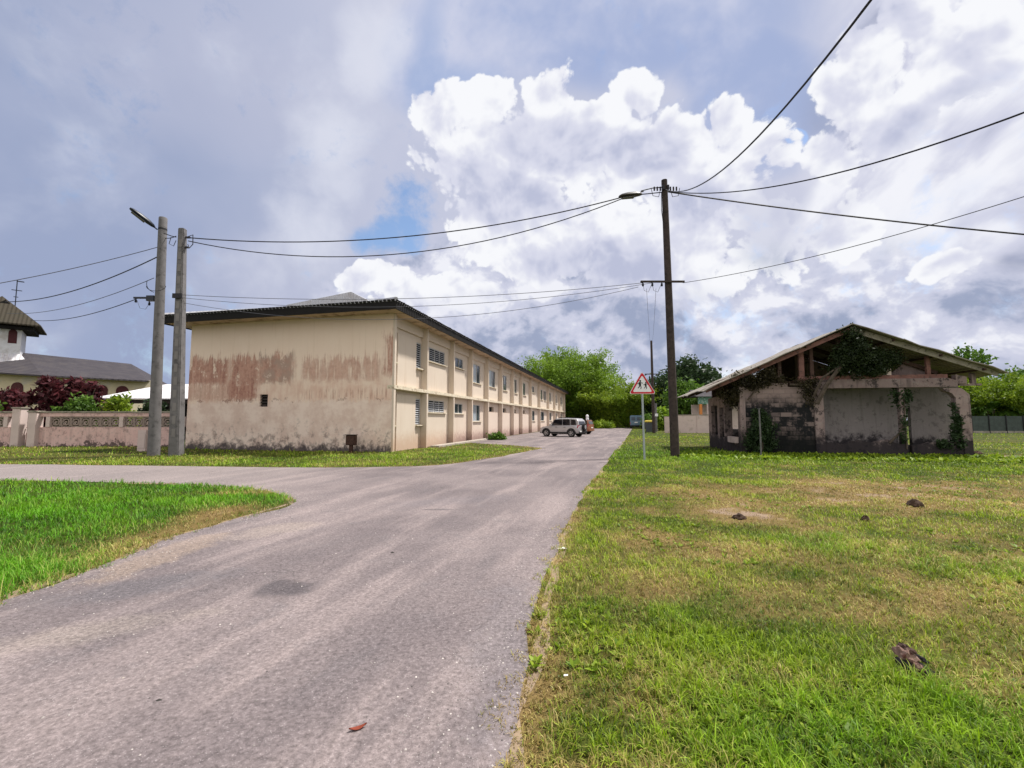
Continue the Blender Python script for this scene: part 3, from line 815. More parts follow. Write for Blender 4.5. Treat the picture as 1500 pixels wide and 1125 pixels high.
def dryness(x, y):
    n = fbm(x * 0.55, y * 0.55, 5); n2 = fbm(x * 2.2, y * 2.2, 9); n3 = fbm(x * 0.16, y * 0.16, 14)
    right = x > -3.0
    n4 = fbm(x * 5.0, y * 5.0, 19)
    d = 0.13 + (n - 0.5) * 1.5 + (n2 - 0.5) * 1.5 + (n4 - 0.5) * 0.9
    d = d + 0.72 * gauss(x, y, 5.8, 8.6, 6.0, 2.2) + 0.40 * gauss(x, y, 4.0, 5.2, 2.3, 1.3) + 0.35 * gauss(x, y, 6.0, 5.0, 2.5, 1.0)
    d = d + 0.42 * gauss(x, y, 11, 10.5, 8, 2.2)
    d = d + 0.9 * gauss(x, y, 3.4, 7.4, 0.9, 0.55) + 0.4 * gauss(x, y, 0.55, 2.5, 0.35, 0.8) - 0.30 * gauss(x, y, 1.7, 2.6, 0.8, 0.8) - 0.35 * gauss(x, y, 1.6, 12, 1.6, 6)
    d = d - 0.75 * gauss(x, y, 10, 18.5, 16, 3.5)
    d = d + 0.7 * gauss(x, y, 23, 20, 5, 0.9)
    d = np.where(y > 16, d * 0.55, d)
    ed = edge_dist(x, y)
    band = np.clip(1.0 - ed / np.where(right, 0.42, 0.30), 0, 1)
    dl = -0.42 + (n - 0.5) * 0.9 + (n2 - 0.5) * 0.5 + 1.5 * gauss(x, y, -4.75, 7.5, 0.6, 0.9) + 1.7 * gauss(x, y, -5.6, 9.35, 0.9, 0.25) + 0.9 * gauss(x, y, -4.6, 5.9, 0.35, 0.9) + 0.4 * gauss(x, y, -5.2, 5.2, 1.3, 1.3)
    verge = (x < 2.5) & (y > 13.5)
    dv = 0.20 + (n - 0.5) * 0.8 + (n2 - 0.5) * 0.8
    d = np.where(right, d, dl); d = np.where(verge, dv, d)
    return d + band * 0.85 + np.clip(1 - ed / 0.12, 0, 1) * 0.2

def ground_sheet():
    xs = np.concatenate([[-900, -400, -200, -120, -80, -50], np.arange(-34, -9, 0.5), np.arange(-9, 16, 0.16), np.arange(16, 40, 0.5), [50, 80, 120, 200, 400, 900]])
    ys = np.concatenate([[-300, -100, -40, -15, -5], np.arange(-1, 14, 0.16), np.arange(14, 40, 0.5), [45, 55, 70, 100, 160, 300, 600, 1400]])
    X, Y = np.meshgrid(xs, ys); nx, ny = len(xs), len(ys)
    V = np.stack([X.ravel(), Y.ravel(), np.zeros(X.size)], 1)
    i = np.arange(ny - 1)[:, None] * nx + np.arange(nx - 1)[None, :]
    F = np.stack([i, i + 1, i + nx + 1, i + nx], -1).reshape(-1, 4)
    d = dryness(V[:, 0], V[:, 1])
    mesh_np('ground', V, [F], M['ground'], attrs={'dry': d})['kind'] = 'structure'
ground_sheet()

# thin sandy dirt along the worn edges and the bare track right of the ruin
def strip(name, line, w0, w1, z, m, seed):
    L = [np.array(p, float) for p in line]
    a = []; b = []
    for i, p in enumerate(L):
        t = L[min(i + 1, len(L) - 1)] - L[max(i - 1, 0)]; t = t / (np.linalg.norm(t) + 1e-9)
        n = np.array([-t[1], t[0]])
        k = vnoise(np.array([p[0] * 1.3]), np.array([p[1] * 1.3]), seed)[0]
        k2 = vnoise(np.array([p[0] * 4.0]), np.array([p[1] * 4.0]), seed + 2)[0]
        a.append(p + n * w0 * (0.2 + k * 1.2 + k2 * .5)); b.append(p - n * w1 * (0.2 + k * 1.2 + k2 * .5))
    me_v = [(q[0], q[1], z) for q in a] + [(q[0], q[1], z) for q in b]; n = len(L)
    me = bpy.data.meshes.new(name); me.from_pydata(me_v, [], [(i, i + 1, n + i + 1, n + i) for i in range(n - 1)])
    bm = bmesh.new(); bm.from_mesh(me); bmesh.ops.recalc_face_normals(bm, faces=bm.faces)
    if sum(f.normal.z for f in bm.faces) < 0: bmesh.ops.reverse_faces(bm, faces=bm.faces)
    bm.to_mesh(me); bm.free(); me.materials.append(m)
    o = bpy.data.objects.new(name, me); COL.objects.link(o); o['kind'] = 'structure'
strip('dirt_edge', rough_line(smooth([p for p in right_edge if -3 < p[1] < 40]), 0.25, 0.05, 71), 0.03, 0.05, 0.004, M['sand'], 5)
strip('dirt_edge', rough_line(smooth([p for p in patch_line if p[0] > -14 and p[1] > -3]), 0.25, 0.05, 75), 0.06, 0.07, 0.004, M['sand'], 15)
poly_sheet('dirt_track', [(18.6, 18.7), (21, 18.35), (26, 18.3), (34, 18.2), (34, 19.4), (27, 19.5), (22, 19.3), (19, 19.2)], 0.004, M['sand'])

# ---- grass: real blades, dense close by and thinning out with distance
FOOT = []      # footprints without grass (filled below)
FOOT.append(np.array([bl(-12, 0), bl(0, 0), bl(0, 72), bl(-12, 72)]))
RR = math.radians(-11.5)
RU = Vector((math.cos(RR), math.sin(RR))); RW = Vector((-math.sin(RR), math.cos(RR))); R0 = Vector((10.18, 20.1))
def rl(x, y): return R0 + RU * x + RW * y
FOOT.append(np.array([rl(0.0, 0.0), rl(8.8, 0.0), rl(8.8, 6.4), rl(0.0, 6.4)]))
def grass(name, zones, seed):
    rng = np.random.default_rng(seed)
    P = []; S = []
    for (r0, r1, n) in zones:
        r = np.sqrt(rng.random(n) * (r1 ** 2 - r0 ** 2) + r0 ** 2); a = (rng.random(n) * 2 - 1) * math.radians(86 if r1 < 8 else 64)
        x = r * np.sin(a); y = r * np.cos(a)
        # tufts: pull some of the blades together
        k = rng.random(n) < 0.55
        cell = 0.055 + r * 0.006
        cx = (np.floor(x / cell) + 0.5) * cell; cy = (np.floor(y / cell) + 0.5) * cell
        jx = (_hash(np.floor(x / cell), np.floor(y / cell), 3) - .5) * cell; jy = (_hash(np.floor(x / cell), np.floor(y / cell), 4) - .5) * cell
        x = np.where(k, cx + jx + (x - cx) * 0.45, x); y = np.where(k, cy + jy + (y - cy) * 0.45, y)
        ins = in_poly(x, y, RP)
        keep = (~ins) & (r > 0.5)
        near = ins & (r > 0.5) & (r < 26)
        ii = np.where(near)[0]
        ed = edge_dist(x[ii], y[ii])
        keep[ii] = rng.random(len(ii)) < np.clip(0.9 - ed / (0.08 + 0.16 * vnoise(x[ii] * 3, y[ii] * 3, 55)), 0, 1)
        for f in FOOT: keep &= ~in_poly(x, y, f)
        keep &= (x - 2.41) ** 2 + (y - 2.82) ** 2 > .0169 * (0.4 + rng.random(n))
        keep &= ~((x > 19) & (y > 18.5) & (y < 19.2))
        P.append(np.stack([x[keep], y[keep]], 1)); S.append(r[keep])
    P = np.concatenate(P); r = np.concatenate(S); n = len(P)
    x, y = P[:, 0], P[:, 1]
    dry = dryness(x, y); lush = lushness(x, y)
    bare = rng.random(n) > np.clip((dry - 1.05) * 1.1, 0, 0.93)
    P, r, dry, lush, x, y = P[bare], r[bare], dry[bare], lush[bare], x[bare], y[bare]; n = len(P)
    patch = fbm(x * 1.1, y * 1.1, 77)
    h = (0.022 + 0.044 * rng.random(n) ** 1.4) * (0.35 + 1.3 * patch) * (1 + 0.40 * lush) * np.clip(1.1 - 0.35 * np.clip(dry, 0, 1), .5, 1.2)
    tuft = np.clip((fbm(x * 2.6, y * 2.6, 140, 3) - .56) * 9, 0, 1)
    h *= 1 + 0.5 * tuft * (1 - 0.6 * np.clip(dry, 0, 1))
    h *= 1 + 0.02 * np.clip(r - 6, 0, 20)
    tall = rng.random(n) < 0.02; h = np.where(tall, h * 1.9, h)
    w = np.maximum(0.0030 + 0.0035 * rng.random(n), r * 0.00085)
    az = rng.random(n) * 2 * PI; lean = 0.25 + 0.95 * rng.random(n) + 0.5 * np.clip(dry, 0, 1) * rng.random(n)
    dx = np.cos(az) * np.sin(lean); dy = np.sin(az) * np.sin(lean); dz = np.cos(lean)
    fa = az + PI / 2 + (rng.random(n) - .5) * 1.2
    sx = np.cos(fa) * w * .5; sy = np.sin(fa) * w * .5
    z0 = np.zeros(n)
    b0 = np.stack([x - sx, y - sy, z0], 1); b1 = np.stack([x + sx, y + sy, z0], 1)
    mx = x + dx * h * .45; my = y + dy * h * .45; mz = h * (.35 + .25 * dz)
    m0 = np.stack([mx - sx * .8, my - sy * .8, mz], 1); m1 = np.stack([mx + sx * .8, my + sy * .8, mz], 1)
    tp = np.stack([x + dx * h * 1.1, y + dy * h * 1.1, h * np.clip(dz, .25, 1)], 1)
    V = np.stack([b0, b1, m1, m0, tp], 1).reshape(-1, 3)
    i = np.arange(n)[:, None] * 5
    Q = i + np.array([[0, 1, 2, 3]]); T = i + np.array([[3, 2, 4]])
    rep = lambda a: np.repeat(a, 5)
    rnd = np.clip(rng.random(n) ** 1.3 * .85 + (patch - .5) * 1.1 + (fbm(x * 7, y * 7, 123) - .5) * .7 + .08, 0, 1)
    dd = np.clip(dry + (rng.random(n) - .5) * 1.3, 0, 1)
    tip = np.tile(np.array([0, 0, .5, .5, 1.0]), n) * rep(rng.random(n))
    o = mesh_np(name, V, [Q, T], M['blade'], attrs={'dry': rep(dd), 'rnd': rep(rnd), 'lush': rep(lush), 'tip': tip})
    return o
g = grass('grass', [(0.8, 4.0, 195000), (4.0, 7.5, 220000), (7.5, 13.0, 150000), (13.0, 24.0, 150000), (24.0, 45.0, 70000), (45, 80, 25000)], 4)
tag(g, 'short mown grass, green with dry straw patches, over the open ground', 'grass', kind='stuff')

# broad-leaved weeds: the lusher ground cover in front of the ruin and round its walls
def weeds(name, pts, size, m, label, seed):
    rng = np.random.default_rng(seed)
    n = len(pts); k = 7
    base = np.repeat(pts, k, 0); N = len(base)
    s = np.repeat(size * (0.5 + rng.random(n)), k)
    az = rng.random(N) * 2 * PI; el = 0.2 + rng.random(N) * 0.9
    d = np.stack([np.cos(az) * np.cos(el), np.sin(az) * np.cos(el), np.sin(el)], 1)
    side = np.stack([-np.sin(az), np.cos(az), np.zeros(N)], 1)
    L = (s * (0.6 + 0.6 * rng.random(N)))[:, None]
    a = np.concatenate([base, np.zeros((N, 1))], 1)
    p1 = a + d * L * .5 + side * L * .22; p2 = a + d * L * .5 - side * L * .22; p3 = a + d * L
    p3[:, 2] -= L[:, 0] * .15
    V = np.stack([a, p1, p3, p2], 1).reshape(-1, 3)
    F = np.arange(N * 4).reshape(-1, 4)
    o = mesh_np(name, V, [F], m, attrs={'rnd': np.repeat(rng.random(N), 4)})
    return tag(o, label, 'weeds', kind='stuff')
_r = np.random.default_rng(8)
pts = []
for _ in range(2600):
    s = _r.random() * 15 - 3; t = -_r.random() ** 1.3 * 2.8 - 0.05
    p = rl(s, t); pts.append((p.x, p.y))
weeds('ground_cover', np.array(pts), 0.17, M['leaf_lime'], 'bright leafy ground cover along the foot of the ruined house', 12)

# scattered broad-leaved weeds through the right lawn
pts = []
for _ in range(5200):
    r = 2.0 + 20 * _r.random() ** 1.2; a = -0.15 + 1.15 * _r.random()
    x, y = r * math.sin(a), r * math.cos(a)
    if vnoise(np.array([x * .9]), np.array([y * .9]), 200)[0] > .58: pts.append((x, y))
pts = np.array(pts); pts = pts[~in_poly(pts[:, 0], pts[:, 1], RP)]
for f in FOOT: pts = pts[~in_poly(pts[:, 0], pts[:, 1], f)]
weeds('lawn_weeds', pts, 0.055, M['leaf_lime'], 'small broad-leaved weeds scattered through the right lawn', 13)

# ============================================================ THE TWO-STOREY BLOCK
def make_block():
    root = empty('apartment_block', (B0.x, B0.y, 0), BROT,
                 'long two-storey cream block with black eaves and red-stained blank end wall', 'building')
    L = 67.7; H = 6.572
    fins = [0.0, 3.8, 7.9, 11.6, 15.7, 20.1, 24.6, 28.7, 34.0, 40.0, 47.6, 54.3, 60.4, L]
    # end wall with the little dark vent hole
    mb = MB(); wall_grid(mb, 'x', -12.0, -0.10, -0.05, H, 0.0, 0.22, [(-7.46, -6.98, 2.18, 2.80)])
    ew = build_welded(mb, 'end_wall', M['endwall'], root)
    v = MB(); v.box(-7.46, -6.98, 0.16, 0.20, 2.18, 2.80)
    vent = v.build('vent_opening', M['dark'], root)
    f = MB()
    for i in range(4):
        z = 2.22 + i * 0.15
        f.prism([(-7.455, 0.05, z), (-6.985, 0.05, z), (-6.985, 0.13, z + 0.07), (-7.455, 0.13, z + 0.07)], (0, 0, 0.012))
    f.build('vent_slats', M['pole_wood'], vent)
    # other outer walls
    mb = MB(); mb.box(-12.0, -11.78, 0.222, L, -0.05, H); mb.box(-11.78, -0.6, L - 0.22, L, -0.05, H)
    mb.build('rear_wall', M['facade'], root)
    # facade: recessed wall with all window openings
    UP, LO = {}, {}
    holes = []
    win = []     # (y0, y1, z0, z1, kind)
    def w(i, a, b, z0, z1, kind, ab=False):
        y0 = fins[i] + a if not ab else a; y1 = fins[i] + b if not ab else b
        holes.append((y0, y1, z0, z1)); win.append((y0, y1, z0, z1, kind))
    # bay 0: a narrow louvre at each side of a forward panel
    for z0, z1 in ((4.30, 5.72), (1.25, 2.66)):
        w(0, 0.16, 0.72, z0, z1, 'louvre'); w(0, 2.93, 3.66, z0, z1, 'louvre')
    w(1, 0.25, 3.3, 4.88, 5.72, 'grille'); w(1, 0.25, 3.3, 1.95, 2.66, 'grille')
    w(2, 0.35, 2.6, 5.02, 5.72, 'slide'); w(2, 0.35, 2.6, 1.95, 2.62, 'slide')
    w(3, 0.40, 2.9, 4.30, 5.74, 'tall'); w(3, 0.40, 2.9, 1.42, 2.66, 'tall')
    w(4, 0.45, 3.2, 4.30, 5.74, 'tall'); w(4, 0.30, 2.7, 2.22, 2.62, 'slot')
    w(5, 0.9, 2.9, 4.30, 5.74, 'narrow'); w(5, 0.30, 2.7, 2.22, 2.62, 'slot')
    w(6, 0.8, 2.8, 4.30, 5.74, 'narrow'); w(6, 0.30, 2.6, 2.22, 2.62, 'slot')
    w(7, 0.9, 3.2, 4.30, 5.74, 'narrow'); w(7, 0.40, 2.9, 2.22, 2.62, 'slot')
    w(8, 0.9, 3.3, 4.95, 5.74, 'slide'); w(8, 0.6, 3.6, 1.42, 2.66, 'narrow')
    w(9, 1.0, 3.6, 4.30, 5.74, 'narrow'); w(9, 4.6, 6.8, 4.30, 5.74, 'narrow'); w(9, 1.0, 5.0, 1.42, 2.66, 'narrow')
    w(10, 1.0, 4.0, 4.30, 5.74, 'narrow'); w(10, 1.0, 4.5, 1.42, 2.66, 'narrow')
    w(11, 1.0, 4.0, 4.30, 5.74, 'narrow'); w(11, 1.0, 4.0, 1.42, 2.66, 'narrow')
    w(12, 1.2, 4.8, 4.30, 5.74, 'narrow'); w(12, 1.2, 4.8, 1.42, 2.66, 'narrow')
    FX = -0.36
    mb = MB(); wall_grid(mb, 'y', 0.222, L - 0.222, -0.05, H, FX, FX - 0.22, holes)
    build_welded(mb, 'facade_wall', M['facade'], root)
    # forward panels under and beside the windows
    def panel(y0, y1, z0, z1, x1=-0.27):
        mb = MB(); mb.box(FX + 0.003, x1, y0, y1, z0, z1); mb.build('wall_panel', M['facade'], root, bevel=0.012)
    for z0, z1 in ((3.16, 5.80), (0.0, 2.78)): panel(0.80, 2.90, z0, z1)
    for i, lo in ((1, 1.90), (2, 1.90), (3, 1.36), (4, 2.16), (5, 2.16), (6, 2.16), (7, 2.16), (8, 1.36)):
        a = fins[i] + 0.16; b = fins[i + 1] - (0.75 if i < 8 else 1.6)
        if i in (2, 3): b = fins[i + 1] - 0.95
        panel(a, b, 0.0, lo)
        panel(a, b, 3.16, 4.82 if i in (1,) else 4.94 if i in (2, 8) else 4.24)
    for i in (9, 10, 11, 12):
        panel(fins[i] + 0.16, fins[i + 1] - 1.2, 3.16, 4.24); panel(fins[i] + 0.16, fins[i + 1] - 1.2, 0.0, 1.36)
    # fins
    for i, y in enumerate(fins):
        mb = MB()
        t = 0.18
        y0, y1 = (y + 0.003, y + t) if i == 0 else (y - t, y) if i == len(fins) - 1 else (y - t / 2, y + t / 2)
        for z0, z1 in ((-0.05, 2.972), (3.158, H)):
            if i == 0: mb.box(-0.098, 0.0, -0.003, y1, z0, z1); mb.box(FX + 0.003, -0.098, 0.224, 0.24, z0, z1)
            else: mb.box(FX + 0.003, 0.0, y0, y1, z0, z1)
        mb.build('fin', M['facade'], root, bevel=0.01)
    mb = MB(); mb.box(FX + 0.003, 0.025, -0.012, L, 2.975, 3.155)
    mb.build('floor_slab', M['sill'], root, bevel=0.01)
    mb = MB(); mb.box(FX + 0.003, -0.10, 0.245, L - 0.2, 6.02, H - 0.003)
    # lintel band sits between the fins
    mb = MB()
    for a, b in zip(fins[:-1], fins[1:]): mb.box(FX + 0.003, -0.25, a + 0.25 if a == 0 else a + 0.092, b - 0.092 if b < L else b - 0.2, 6.05, H - 0.004)
    mb.build('lintel_band', M['facade'], root)
    # windows
    random.seed(5)
    for (y0, y1, z0, z1, kind) in win:
        wf = MB(); e = 0.045; X0, X1 = FX - 0.075, FX - 0.015
        if kind == 'slot':
            s = MB(); s.box(FX - 0.21, FX - 0.18, y0, y1, z0, z1); o = s.build('window', M['dark'], root)
            r = MB(); r.box(FX - 0.10, FX - 0.08, (y0 + y1) / 2 - 0.02, (y0 + y1) / 2 + 0.02, z0, z1); r.build('bar', M['pole_wood'], o)
            continue
        wf.box(X0, X1, y0, y0 + e, z0, z1); wf.box(X0, X1, y1 - e, y1, z0, z1)
        wf.box(X0, X1, y0 + e, y1 - e, z0, z0 + e); wf.box(X0, X1, y0 + e, y1 - e, z1 - e, z1)
        n = {'louvre': 1, 'grille': 4, 'slide': 3, 'tall': 3, 'narrow': 2}[kind]
        for k in range(1, n):
            yy = y0 + (y1 - y0) * k / n; wf.box(X0, X1, yy - 0.025, yy + 0.025, z0 + e, z1 - e)
        o = wf.build('window', M['frame'], root)
        p = MB(); p.box(X0 + 0.004, X0 + 0.012, y0 + e, y1 - e, z0 + e, z1 - e)
        p.build('pane', M['dark'] if kind in ('louvre', 'grille') else M['glass'], o)
        if kind == 'tall' or kind == 'slide':
            q = MB(); c = (y1 - y0) / n
            kk = 1 if kind == 'tall' else 0
            q.box(X0 + 0.016, X0 + 0.024, y0 + c * kk + 0.03, y0 + c * (kk + 1) - 0.03, z0 + e, z1 - e)
            q.build('curtained_pane', M['glass_pale'], o)
        if kind in ('louvre', 'grille'):
            s = MB(); st = 0.115; z = z0 + 0.07
            while z < z1 - 0.07:
                for k in range(n):
                    a = y0 + (y1 - y0) * k / n + 0.04; b = y0 + (y1 - y0) * (k + 1) / n - 0.04
                    s.prism([(X0 + 0.02, a, z + 0.055), (X0 + 0.02, b, z + 0.055), (X1 + 0.03, b, z - 0.01), (X1 + 0.03, a, z - 0.01)], (0, 0, 0.008))
                z += st
            s.build('louvre', M['slat'], o)
        s = MB(); s.box(FX - 0.01, -0.17, y0 - 0.03, y1 + 0.03, z0 - 0.055, z0 - 0.003)
        s.build('sill', M['sill'], o)
    # roof: hipped sheeting, black corrugated fascia, boarded soffit
    ox, oy = 0.55, 1.0
    X0, X1, Y0, Y1 = -12.0 - ox - 0.4, ox, -oy, L + 0.9
    ze, zr = 6.98, 8.86
    mb = MB()
    mb.box(X0 + 0.05, X1 - 0.05, Y0 + 0.05, -0.004, 6.575, 6.60); mb.box(0.004 - 0.0, X1 - 0.05, -0.004, Y1 - 0.05, 6.575, 6.60)
    mb.box(X0 + 0.05, -12.004, -0.004, Y1 - 0.05, 6.575, 6.60); mb.box(-12.004, 0.004, -0.004, Y1 - 0.05, 6.575, 6.60)
    mb.build('soffit', M['soffit'], root)
    mb = MB()
    for (a, b, c, d) in ((X0, X1, Y0, Y0 + 0.05), (X1 - 0.05, X1, Y0 + 0.05, Y1 - 0.05), (X0, X0 + 0.05, Y0 + 0.05, Y1 - 0.05), (X0, X1, Y1 - 0.05, Y1)):
        mb.box(a, b, c, d, 6.52, 6.88)
    mb.build('fascia', M['sheet_black'], root)
    # corrugated sheet ends standing proud over the fascia
    co = MB()
    def corr(p0, p1, n):
        p0 = Vector(p0); p1 = Vector(p1)
        out = (p1 - p0).normalized(); nrm = Vector((out.y, -out.x, 0))
        for k in range(n):
            a = p0 + (p1 - p0) * (k / n); b = p0 + (p1 - p0) * ((k + 0.62) / n)
            h = 0.055 + 0.02 * random.random()
            co.prism([a + nrm * 0.02, b + nrm * 0.02, b + nrm * 0.02 + Vector((0, 0, h)), a + nrm * 0.02 + Vector((0, 0, h))], -nrm * 0.45)
    corr((X0, Y0 - 0.05, 6.885), (X1, Y0 - 0.05, 6.885), 66)
    corr((X1 + 0.05, Y0, 6.885), (X1 + 0.05, Y1, 6.885), 330)
    co.build('sheet_ends', M['sheet_black'], root)
    cx = -6.0
    A, B_, C_, D = (X0, Y0, ze), (X1, Y0, ze), (X1, Y1, ze), (X0, Y1, ze)
    r1, r2 = (cx, Y0 + 6.9, zr), (cx, Y1 - 6.9, zr)
    rf = MB(); rf.v = [A, B_, C_, D, r1, r2] + [(p[0], p[1], p[2] - 0.10) for p in (A, B_, C_, D)]
    rf.f = [(0, 1, 4), (1, 2, 5, 4), (2, 3, 5), (3, 0, 4, 5), (6, 7, 1, 0), (7, 8, 2, 1), (8, 9, 3, 2), (9, 6, 0, 3), (6, 9, 8, 7)]
    rf.build('roof', M['sheet_grey'], root)
    ur = MB(); ur.prism([(-11.2, 6.0, 8.70), (-11.2, 6.0, 9.18), (-6.4, 6.0, 9.74), (-5.0, 6.0, 9.02), (-4.4, 6.0, 8.60)], (0, 52, 0)); ur.build('upper_roof', M['sheet_grey'], root)
    rc = MB(); rc.tube([B_, r1], 0.09, 6); rc.tube([A, r1], 0.09, 6); rc.tube([r1, r2], 0.10, 6)
    rc.build('ridge_cap', M['sheet_grey'], root)
    # rainwater pipe on the far left corner
    dp = MB(); dp.tube([(-12.12, -0.06, 0.05), (-12.12, -0.06, 2.6)], 0.035, 8); dp.box(-12.22, -12.02, -0.14, 0.02, 1.0, 1.16); dp.box(-12.26, -12.0, -0.12, 0.0, 0.55, 0.63)
    dp.build('drain_pipe', M['plastic'], root)
    # apron step at the foot of the facade
    ap = MB(); ap.box(0.028, 0.55, 4.2, 17.5, -0.02, 0.10); ap.build('apron', M['kerb'], root, bevel=0.015)
    return root
make_block()

# brown meter box on a short post in front of the end wall
def meter_box():
    p = bl(-1.9, -0.42)
    t = empty('meter_box', (p.x, p.y, 0), BROT, 'small rusty brown meter box on a short post before the stained end wall', 'meter box')
    MB().box(-0.08, 0.08, -0.06, 0.06, 0, 0.34).build('post', M['rust'], t, bevel=0.008)
    b = MB().box(-0.24, 0.24, -0.10, 0.10, 0.34, 0.80).build('cabinet', M['rust'], t, bevel=0.015)
    d = MB().box(-0.20, 0.20, -0.118, -0.103, 0.38, 0.76).build('door', M['rust'], b, bevel=0.005)
    MB().box(-0.27, 0.27, -0.15, 0.12, 0.802, 0.835).build('lid', M['pole_wood'], t, bevel=0.006)
meter_box()

# ============================================================ leaf clouds (shared by trees, vines, shrubs)
def leaf_arrays(centers, radii, n, size, rng, aspect=1.6, droop=0.0, shell=0.35, clump=0, cl_r=0.5):
    """n leaves spread through a set of lumpy ellipsoids; returns V,F,rnd"""
    C = np.array(centers, float); R = np.array(radii, float)
    vol = R.prod(1) ** (2 / 3); pick = rng.choice(len(C), n, p=vol / vol.sum())
    d = rng.normal(size=(n, 3)); d /= np.linalg.norm(d, axis=1)[:, None]
    rr = (shell + (1 - shell) * rng.random(n)) ** 0.6
    if clump:
        k = clump
        pc = rng.choice(len(C), k, p=vol / vol.sum())
        dc = rng.normal(size=(k, 3)); dc /= np.linalg.norm(dc, axis=1)[:, None]
        rc = (shell + (1 - shell) * rng.random(k)) ** 0.6
        cc = C[pc] + dc * R[pc] * rc[:, None]
        ci = rng.integers(0, k, n)
        off = rng.normal(size=(n, 3)) * cl_r
        P = cc[ci] + off
        tone = rng.random(k)[ci] * 0.55
    else:
        P = C[pick] + d * R[pick] * rr[:, None]; tone = np.zeros(n) + 0.25
    s = size * (0.55 + 0.9 * rng.random(n))
    a = rng.normal(size=(n, 3)); a[:, 2] -= droop; a /= np.linalg.norm(a, axis=1)[:, None]
    b = np.cross(a, rng.normal(size=(n, 3))); b /= np.linalg.norm(b, axis=1)[:, None] + 1e-9
    L = a * (s * aspect * 0.5)[:, None]; Wd = b * (s * 0.5)[:, None]
    V = np.stack([P - L, P + Wd * .8, P + L, P - Wd * .8], 1).reshape(-1, 3)
    rnd = np.clip(tone + rng.random(n) * 0.45, 0, 1)
    return V, np.arange(n * 4).reshape(-1, 4), np.repeat(rnd, 4)
def leaves(name, centers, radii, n, size, m, parent=None, seed=1, zmin=0.03, **kw):
    V, F, r = leaf_arrays(centers, radii, n, size, np.random.default_rng(seed), **kw)
    V[:, 2] = np.maximum(V[:, 2], zmin)
    return mesh_np(name, V, [F], m, parent, {'rnd': r})

